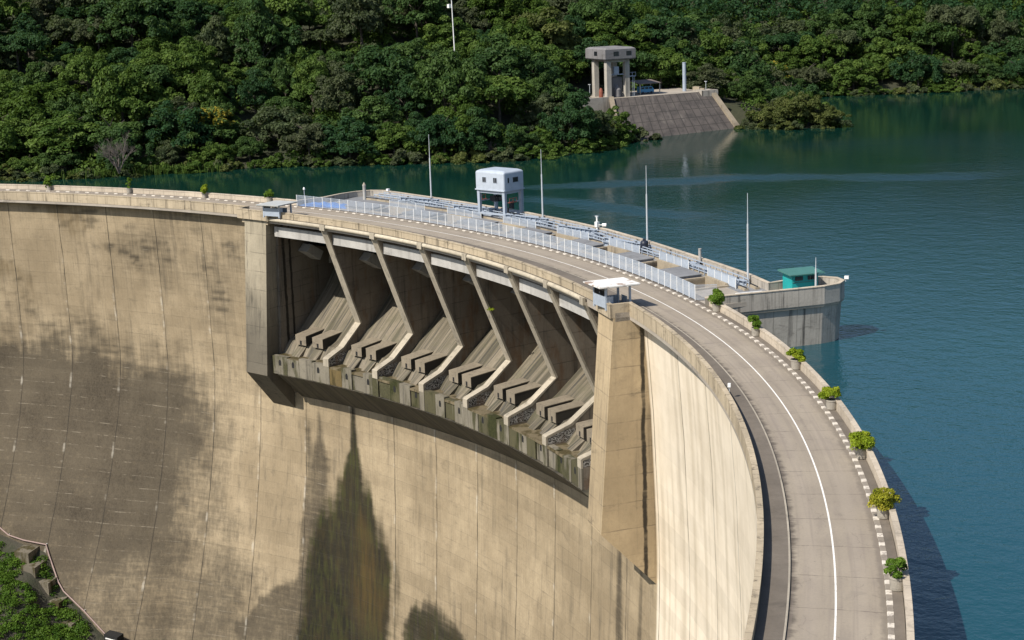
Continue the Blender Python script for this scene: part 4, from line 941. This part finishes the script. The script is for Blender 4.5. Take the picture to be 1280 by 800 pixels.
# ------------------------------------------------------------------ forest
def add_tree(kind,x,y,sc,label,group,k=None,hs=1.0,z=None,low=False):
    r=empty('tree',(x,y,float(ground([x],[y])[0]) if z is None else z),random.uniform(0,6.28),label=label,cat='tree',group=group)
    t=bpy.data.objects.new('trunk',random.choice(TRUNKS)); COL.objects.link(t); t.parent=r; t.scale=(sc,sc,sc*hs)
    me=CROWNS[kind][k if k is not None else random.randrange(len(CROWNS[kind]))]
    c=bpy.data.objects.new('crown',me); COL.objects.link(c); c.parent=r; c.location=(.2*sc,0,(3.2 if low else 5.4)*sc*hs); c.scale=(sc*random.uniform(.9,1.12),sc*random.uniform(.9,1.12),sc*hs*random.uniform(.88,1.1))
    return r
LAB={'dark':('dense dark green broadleaf tree in the forest on the far shore','dark green trees of the far forest'),
     'mid':('bright mid green broadleaf tree in the forest on the far shore','mid green trees of the far forest'),
     'grey':('dull grey green broadleaf tree in the forest on the far shore','grey green trees of the far forest')}
SPECIAL=[('olive',-172,318,1.75,1.0,'large olive brown tree right behind the tall white lamp mast'),
         ('yellow',-172.5,216,1.0,.9,'tree with yellow blossom left of the grey green crowns on the far slope'),
         ('yellow',-168,410,1.2,.9,'tree with a crown of yellow blossom above the right hand shore'),
         ('olive',-113,347.5,.95,.9,'low olive tree at the left end of the wooded spit right of the revetment'),
         ('olive',-107,351.5,1.0,.95,'olive tree in the middle of the wooded spit right of the revetment'),
         ('olive',-103,355,.8,.8,'olive tree at the right tip of the wooded spit'),
         ('olive',-125,296,.7,.85,'olive tree leaning over the left end of the slab revetment')]
pts=[]
for s in SPECIAL:
    add_tree(s[0],s[1],s[2],s[3],s[5],None,hs=s[4],low=s[2]>290); pts.append((s[1],s[2],5*s[3]))
cand=rng.uniform([-420,90],[0,720],size=(26000,2)); dd=shore_d(cand[:,0],cand[:,1])
ok=(dd>2.5)&(dd<170); cand=cand[ok]; dd=dd[ok]; zz=ground(cand[:,0],cand[:,1])
order=np.argsort(dd+rng.random(len(dd))*6); acc=[]
grid={}
def free(x,y,r):
    gx,gy=int(x//10),int(y//10)
    for i in range(gx-1,gx+2):
        for j in range(gy-1,gy+2):
            for (a_,c_) in grid.get((i,j),()):
                if (a_-x)**2+(c_-y)**2<r*r: return False
    return True
for k in order:
    x,y=cand[k]; z=zz[k]; d_=dd[k]
    u=(x-IO.x)*IA.x+(y-IO.y)*IA.y; v=(x-IO.x)*IB.x+(y-IO.y)*IB.y
    if -9<u<35 and -32<v<19.5: continue
    if -17<u<=-1 and -14<v<14: continue
    if (x+149)**2+(y-271)**2<90: continue
    if any((x-q[0])**2+(y-q[1])**2<q[2]**2 for q in pts): continue
    spit=(x>-125 and 343<y<375)
    px,py,w_=img((x,y,z+8))
    if px<-90 or px>1400 or py<-75: 
        continue
    if not free(x,y,8.3 if d_<60 else 9.0): continue
    grid.setdefault((int(x//10),int(y//10)),[]).append((x,y)); acc.append((x,y,z,d_,w_,spit))
acc.sort(key=lambda q:q[4]+q[3]*1.5)
cn=fbm(np.array([q[0] for q in acc])*.03,np.array([q[1] for q in acc])*.03,91)
print('trees',len(acc))
KEEP=acc[:288]; REST=acc[288:]
for q,nz in zip(KEEP,cn):
    x,y,z,d_,w_,spit=q; r=random.random()+ (nz-.5)*1.6
    kind='mid' if r<.36 else ('grey' if r>.8 else 'dark')
    sc=random.choice([random.uniform(.6,.85),random.uniform(.8,1.1),random.uniform(1.0,1.4)])*(1.0 if d_>12 else .85)
    if spit: kind='mid' if random.random()<.5 else 'grey'; sc*=.62
    add_tree(kind,x,y,sc,LAB[kind][0],LAB[kind][1],hs=random.uniform(.85,1.3),z=z,low=d_<17)
# the rest of the wood, seen only as a far mass and in the water
far=MB(); cs=[];rs=[]
for (x,y,z,d_,w_,sp) in REST:
    for k in range(7): cs.append((x+random.uniform(-4,4),y+random.uniform(-4,4),z+random.uniform(3.5,9.5))); rs.append(random.uniform(2.0,3.4))
# upper slope beyond the frame
up_c=rng.uniform([-540,90],[0,740],size=(2600,2)); ud=shore_d(up_c[:,0],up_c[:,1]); uz=ground(up_c[:,0],up_c[:,1])
for (x,y),d_,z in zip(up_c,ud,uz):
    if d_<40 or d_>230: continue
    px,py,w_=img((x,y,z+8))
    if -90<px<1400 and py>-75: continue
    cs.append((x,y,z+5)); rs.append(random.uniform(5,7))
if cs:
    leaf_cloud(far,cs,rs,110,.8,.8); far.att['tint']=[.7*t for t in far.att['tint']]
    tag(far.build('distant_forest',M['leaf_dark'],None,False,False),'far off mass of forest on the upper slope','forest',kind='stuff')
# undergrowth that fills the gaps between the trunks
ug=MB(); cs=[];rs=[]
uc=rng.uniform([-420,90],[0,720],size=(16000,2)); ud=shore_d(uc[:,0],uc[:,1]); uz=ground(uc[:,0],uc[:,1])
for (x,y),d_,z in zip(uc,ud,uz):
    if d_<1.5 or d_>120: continue
    px,py,w_=img((x,y,z+2))
    if not(-40<px<1320 and py>-25): continue
    u=(x-IO.x)*IA.x+(y-IO.y)*IA.y; v=(x-IO.x)*IB.x+(y-IO.y)*IB.y
    if -15<u<35 and -32<v<19.5: continue
    cs.append((x,y,z+random.uniform(.3,2.2))); rs.append(random.uniform(1.3,3.0))
leaf_cloud(ug,cs,rs,75,.62,.85); tag(ug.build('undergrowth',M['leaf_mid'],None,False,False),'dark tangled undergrowth between the trees of the far shore','undergrowth',kind='stuff')
# shrubs along the waterline
def along(step):
    for a,c in zip(SHa,SHa[1:]):
        L=np.hypot(*(c-a)); n=max(1,int(L/step)); 
        for k in range(n): yield a+(c-a)*(k+rng.random())/n
nb=0
for pnt in along(2.4):
    x,y=pnt+rng.normal(size=2)*1.2
    px,py,w_=img((x,y,-5.5))
    if not(-40<px<1320): continue
    u=(x-IO.x)*IA.x+(y-IO.y)*IA.y
    if -1<u<32 and 290<y<345: continue
    o=bpy.data.objects.new('shrub',random.choice(BUSH)); COL.objects.link(o); s_=random.uniform(.8,1.9); o.location=(x,y,max(-6.1,float(ground([x],[y])[0]))+.3); o.scale=(s_,s_,s_*random.uniform(.6,1.1)); o.rotation_euler=(0,0,random.uniform(0,6.28))
    tag(o,'low green shrub hanging over the waterline of the far shore','shrub','shrubs along the far waterline'); nb+=1
# bare tree at the left
def bare(seed,H,spread,n0=7):
    r=random.Random(seed); b=MB()
    def grow(p,d,L,rad,lv):
        q=p+d*L; mid=p.lerp(q,.5)+Vector((r.uniform(-1,1),r.uniform(-1,1),r.uniform(-.5,.5)))*L*.08
        b.tube([p,mid,q],rad,5,r2=rad*.6)
        if lv:
            for k in range(3 if lv>1 else 4):
                nd=(d+Vector((r.uniform(-1,1),r.uniform(-1,1),r.uniform(-.35,.7)))*spread).normalized(); grow(p.lerp(q,r.uniform(.55,1)),nd,L*r.uniform(.55,.8),rad*.55,lv-1)
    for k in range(n0):
        a=2*PI*k/n0+r.uniform(-.3,.3); grow(Vector((0,0,-.5)),Vector((math.cos(a)*.55,math.sin(a)*.55,1)).normalized(),H*.38,.16,4)
    return b
o=bare(3,9.5,.75).build('bare_tree',M['deadwood']); o.location=(-164,186.5,-4.2); tag(o,'leafless grey brown tree on the bank behind the left end of the road','tree')
o=bare(8,4.5,.7,3).build('dead_snag',M['deadwood']); o.location=(-121.5,258.5,-5.2); tag(o,'pale dead snag at the waterline above the gantry crane','tree')
o=bare(12,10,.6,5).build('bare_tree',M['deadwood']); o.location=(-196,418,27); tag(o,'pale leafless tree near the top of the wooded slope','tree')
# reeds
b=MB(); b.att['tint']=[]
for k in range(900):
    t=rng.random(); x=-176+(-158+176)*t+rng.normal()*1.3; y=180+(209-180)*t+rng.normal()*1.3; h=rng.uniform(1.0,2.2); a=rng.uniform(0,6.28); w_=.09; dx,dy=math.cos(a)*w_,math.sin(a)*w_; lx,ly=rng.normal()*.4,rng.normal()*.4
    i0=[b.add(q) for q in ((x-dx,y-dy,-6.1),(x+dx,y+dy,-6.1),(x+dx+lx,y+dy+ly,-6.1+h),(x-dx+lx,y-dy+ly,-6.1+h))]; b.face(*i0); b.att['tint']+=[rng.random()]*4
tag(b.build('reeds',M['leaf_mid'],None,False,False),'tall green reeds at the water edge beside the leafless tree','reeds',kind='stuff')

# ------------------------------------------------------------------ potted shrubs
def pot_mesh():
    b=MB(); b.lathe([(.40,0),(.46,.05),(.52,.78),(.56,.80),(.56,.92),(.48,.92),(.47,.8),(.1,.8)],n=24); return mesh_of(b,'pot',M['pot'])
POTM=[pot_mesh()]
def shrub_mesh(seed,R,H,n,mat,per=130,sz=.13):
    global rng
    keep=rng; rng=np.random.default_rng(seed); cs=[];rs=[]
    for k in range(n):
        d=rng.normal(size=3); d/=np.linalg.norm(d); q=.35+.6*rng.random(); cs.append((d[0]*R*q,d[1]*R*q,.92+H*.40+d[2]*H*.62*q)); rs.append(R*(.28+.16*rng.random()))
    b=MB(); leaf_cloud(b,cs,rs,per,sz,.9); rng=keep
    me=mesh_of(b,'foliage',M[mat]); return me
POTS=[(1.190,3.86,.95,1.25,'leaf_pot_dark',18,'potted shrub with loose dark green foliage at the near end of the mesh fence'),
      (1.1019,3.9,.62,1.15,'leaf_pot_dark',16,'potted rounded green shrub, second from the mesh fence on the near road edge'),
      (1.000,3.8,.72,1.0,'leaf_pot',16,'potted shrub, third from the mesh fence, its base beside the lake parapet'),
      (.8985,3.8,.74,.95,'leaf_pot',16,'potted shrub, fourth from the mesh fence on the near road edge'),
      (.7965,3.8,.92,.95,'leaf_pot',22,'wide rounded lime green potted shrub, third from the bottom of the photo'),
      (.697,3.8,.90,1.0,'leaf_pot_yellow',22,'potted shrub with yellowing leaves, second from the bottom of the photo'),
      (.602,3.8,.68,1.1,'leaf_pot_dark',9,'sparse potted shrub in a pale pot nearest the bottom of the photo'),
      (1.944,3.9,.85,1.2,'leaf_pot_dark',16,'potted shrub half hidden behind the farther booth'),
      (2.0335,3.9,.8,1.25,'leaf_pot',16,'potted bright green shrub on the far road, left of the farther booth'),
      (2.1325,3.9,.62,2.1,'leaf_pot_dark',12,'tall thin potted shrub on the far road, second from the left'),
      (2.2335,3.9,.95,1.9,'leaf_pot_dark',20,'big bushy potted shrub at the far left of the road')]
for i,(t,s,R_,H_,mk,nc,lab) in enumerate(POTS):
    r=empty('potted_shrub',P(t,s,.12),random.uniform(0,6),label=lab,cat='potted plant',group='potted shrubs along the road edge')
    o=bpy.data.objects.new('pot',POTM[0]); COL.objects.link(o); o.parent=r; o.scale=(1,1,random.uniform(.92,1.05))
    o=bpy.data.objects.new('foliage',shrub_mesh(700+i,R_*(1.22 if i<7 else 1.0),H_*1.1,nc,mk,per=190 if i<7 else 120,sz=.12 if i<7 else .15)); COL.objects.link(o); o.parent=r
    b=MB()
    for k in range(5):
        a=k*1.3+i; b.tube([(0,0,.75),(math.cos(a)*R_*.3,math.sin(a)*R_*.3,.95+H_*.4),(math.cos(a)*R_*.55,math.sin(a)*R_*.55,.95+H_*.7)],.03,5,r2=.012)
    part(b,'stem',M['bark'],r)
# sprig on a spillway pier
b=MB(); leaf_cloud(b,[(0,0,0),(.5,.2,.1),(-.3,.3,.25)],[.4,.3,.3],26,.16); o=b.build('sprig',M['leaf_pot'],None,False,False); o.location=P(TS[4]-.0045,-3.6,-8.4); tag(o,'small bright green plant sprouting from the edge of a spillway pier','plant')

# ------------------------------------------------------------------ left abutment bank below the dam
tb_t=[1.2,1.5,1.7,1.9,2.0,2.107,2.135,2.173,2.2,2.264,2.32,2.4,2.47]; tb_z=[-95,-95,-94.5,-93,-84,-73.5,-70,-66.5,-61.5,-59.5,-56,-40,-20]
def bank_z(t,s):
    z0=np.interp(t,tb_t,tb_z); f=face_s(t,z0); dist=np.maximum(f-s,0)
    z=np.maximum(z0-.42*dist-.004*dist**1.5,-95.5)
    return z+(fbm(np.asarray(t)*22,np.asarray(s)*.16,55)-.5)*5.0*np.clip(dist/5,0.12,1)
tt=np.linspace(1.0,2.47,150); ss=np.linspace(2,-70,60); TT,SS=np.meshgrid(tt,ss,indexing='ij'); ZB_=bank_z(TT,SS)
RR=Rth(TT)+SS; b=MB(); b.v=list(map(tuple,np.stack([RR*np.cos(TT),RR*np.sin(TT),ZB_],-1).reshape(-1,3))); b.u=b.v[:]
for i in range(len(tt)-1):
    for j in range(len(ss)-1): a=i*len(ss)+j; b.f.append((a,a+len(ss),a+len(ss)+1,a+1))
tag(b.build('river_bank',M['rock'],None,True,False),kind='structure')
b=MB(); b.box((0,0,-97),(900,900,2)); tag(b.build('valley_floor',M['valley']),kind='structure')
g=MB(); cs=[];rs=[]
for k in range(3000):
    t=rng.uniform(2.04,2.36); z0=float(np.interp(t,tb_t,tb_z)); s=float(face_s(t,z0))-rng.uniform(1.6,34)
    if fbm(np.array([t*30]),np.array([s*.2]),77)[0]<.43: continue
    z=float(bank_z(t,s)); cs.append(P(t,s,z+.2)); rs.append(rng.uniform(.3,1.25))
leaf_cloud(g,cs,rs,52,.24,.6); tag(g.build('bank_vegetation',M['grass'],None,False,False),'green creepers and grass covering the rocky bank at the foot of the dam','vegetation',kind='stuff')
# concrete steps at the toe
ST=empty('toe_steps',P(2.17,float(face_s(2.17,-66))-3,-66),label='weathered stepped concrete blocks between the dam foot and the green bank',cat='steps')
for k,(t,z,wd_) in enumerate(((2.222,-60.8,4.0),(2.208,-62.6,4.6),(2.19,-65.0,3.4),(2.172,-67.8,3.0),(2.148,-70.6,3.4),(2.128,-73.2,3.0),(2.108,-76.2,3.0))):
    f=float(face_s(t,z)); b=MB(); b.pbox(t-.010,t+.010,f-wd_,f+1,z-4.5,z,2); fpart(b,'step_block',M['stepconc'],ST)
pp=[(2.275,-57.5),(2.262,-58.6),(2.252,-59.4),(2.232,-60.0),(2.203,-60.4),(2.196,-62),(2.178,-65.6),(2.168,-67),(2.137,-69.6),(2.105,-73.0)]
PI_=empty('drain_pipe',P(2.2,float(face_s(2.2,-60))-.3,-60),label='faded pink pipe running down the foot of the dam wall at lower left',cat='pipe')
b=MB(); b.tube([P(t,float(face_s(t,z))-.45,z) for t,z in pp],.13,8); fpart(b,'pipe_run',M['pinkpipe'],PI_)
for t,z in pp[2::2]:
    b=MB(); p0=Vector(P(t,float(face_s(t,z))-.45,z)); p1=Vector(P(t,float(face_s(t,z))+.1,z)); b.beam(p0,p1,.2,.2); fpart(b,'bracket',M['fascia'],PI_)
f=float(face_s(2.098,-73.5)); LD=empty('louvre_grille',P(2.098,f-.4,-75),label='small white slatted grille at the foot of the dam, below the pink pipe',cat='grille')
b=MB(); b.pbox(2.080,2.101,f-2.2,f-.2,-76,-72.2,1); fpart(b,'grille_frame',M['dark'],LD)
for k in range(6):
    z=-72.75-.42*k; b=MB(); b.pbox(2.0815,2.0985,f-2.30,f-2.205,z-.16,z,1); fpart(b,'slat',M['white'],LD)

# ------------------------------------------------------------------ light
w_=bpy.data.worlds.new('World'); scene.world=w_; w_.use_nodes=True; nt=w_.node_tree; nt.nodes.clear()
sky=nt.nodes.new('ShaderNodeTexSky'); sky.sky_type='NISHITA'; sky.sun_disc=False; sky.sun_elevation=math.radians(46.5); sky.sun_rotation=math.radians(180); sky.air_density=1.0; sky.dust_density=1.0; sky.ozone_density=1.5
bg=nt.nodes.new('ShaderNodeBackground'); bg.inputs[1].default_value=.095; ow=nt.nodes.new('ShaderNodeOutputWorld')
nt.links.new(sky.outputs[0],bg.inputs[0]); nt.links.new(bg.outputs[0],ow.inputs[0])
sl=bpy.data.lights.new('sun','SUN'); sl.energy=4.5; sl.angle=math.radians(.53); sl.color=(1,.93,.82); so=bpy.data.objects.new('sun',sl); COL.objects.link(so); so.rotation_euler=(math.radians(90-46.5),0,0); so.location=(0,-100,150)
scene.view_settings.view_transform='Standard'; scene.view_settings.look='None'; scene.view_settings.gamma=1; scene.view_settings.exposure=0.5
scene.cycles.max_bounces=6; scene.cycles.diffuse_bounces=3; scene.cycles.glossy_bounces=3; scene.cycles.transparent_max_bounces=4
scene.cycles.use_denoising=True
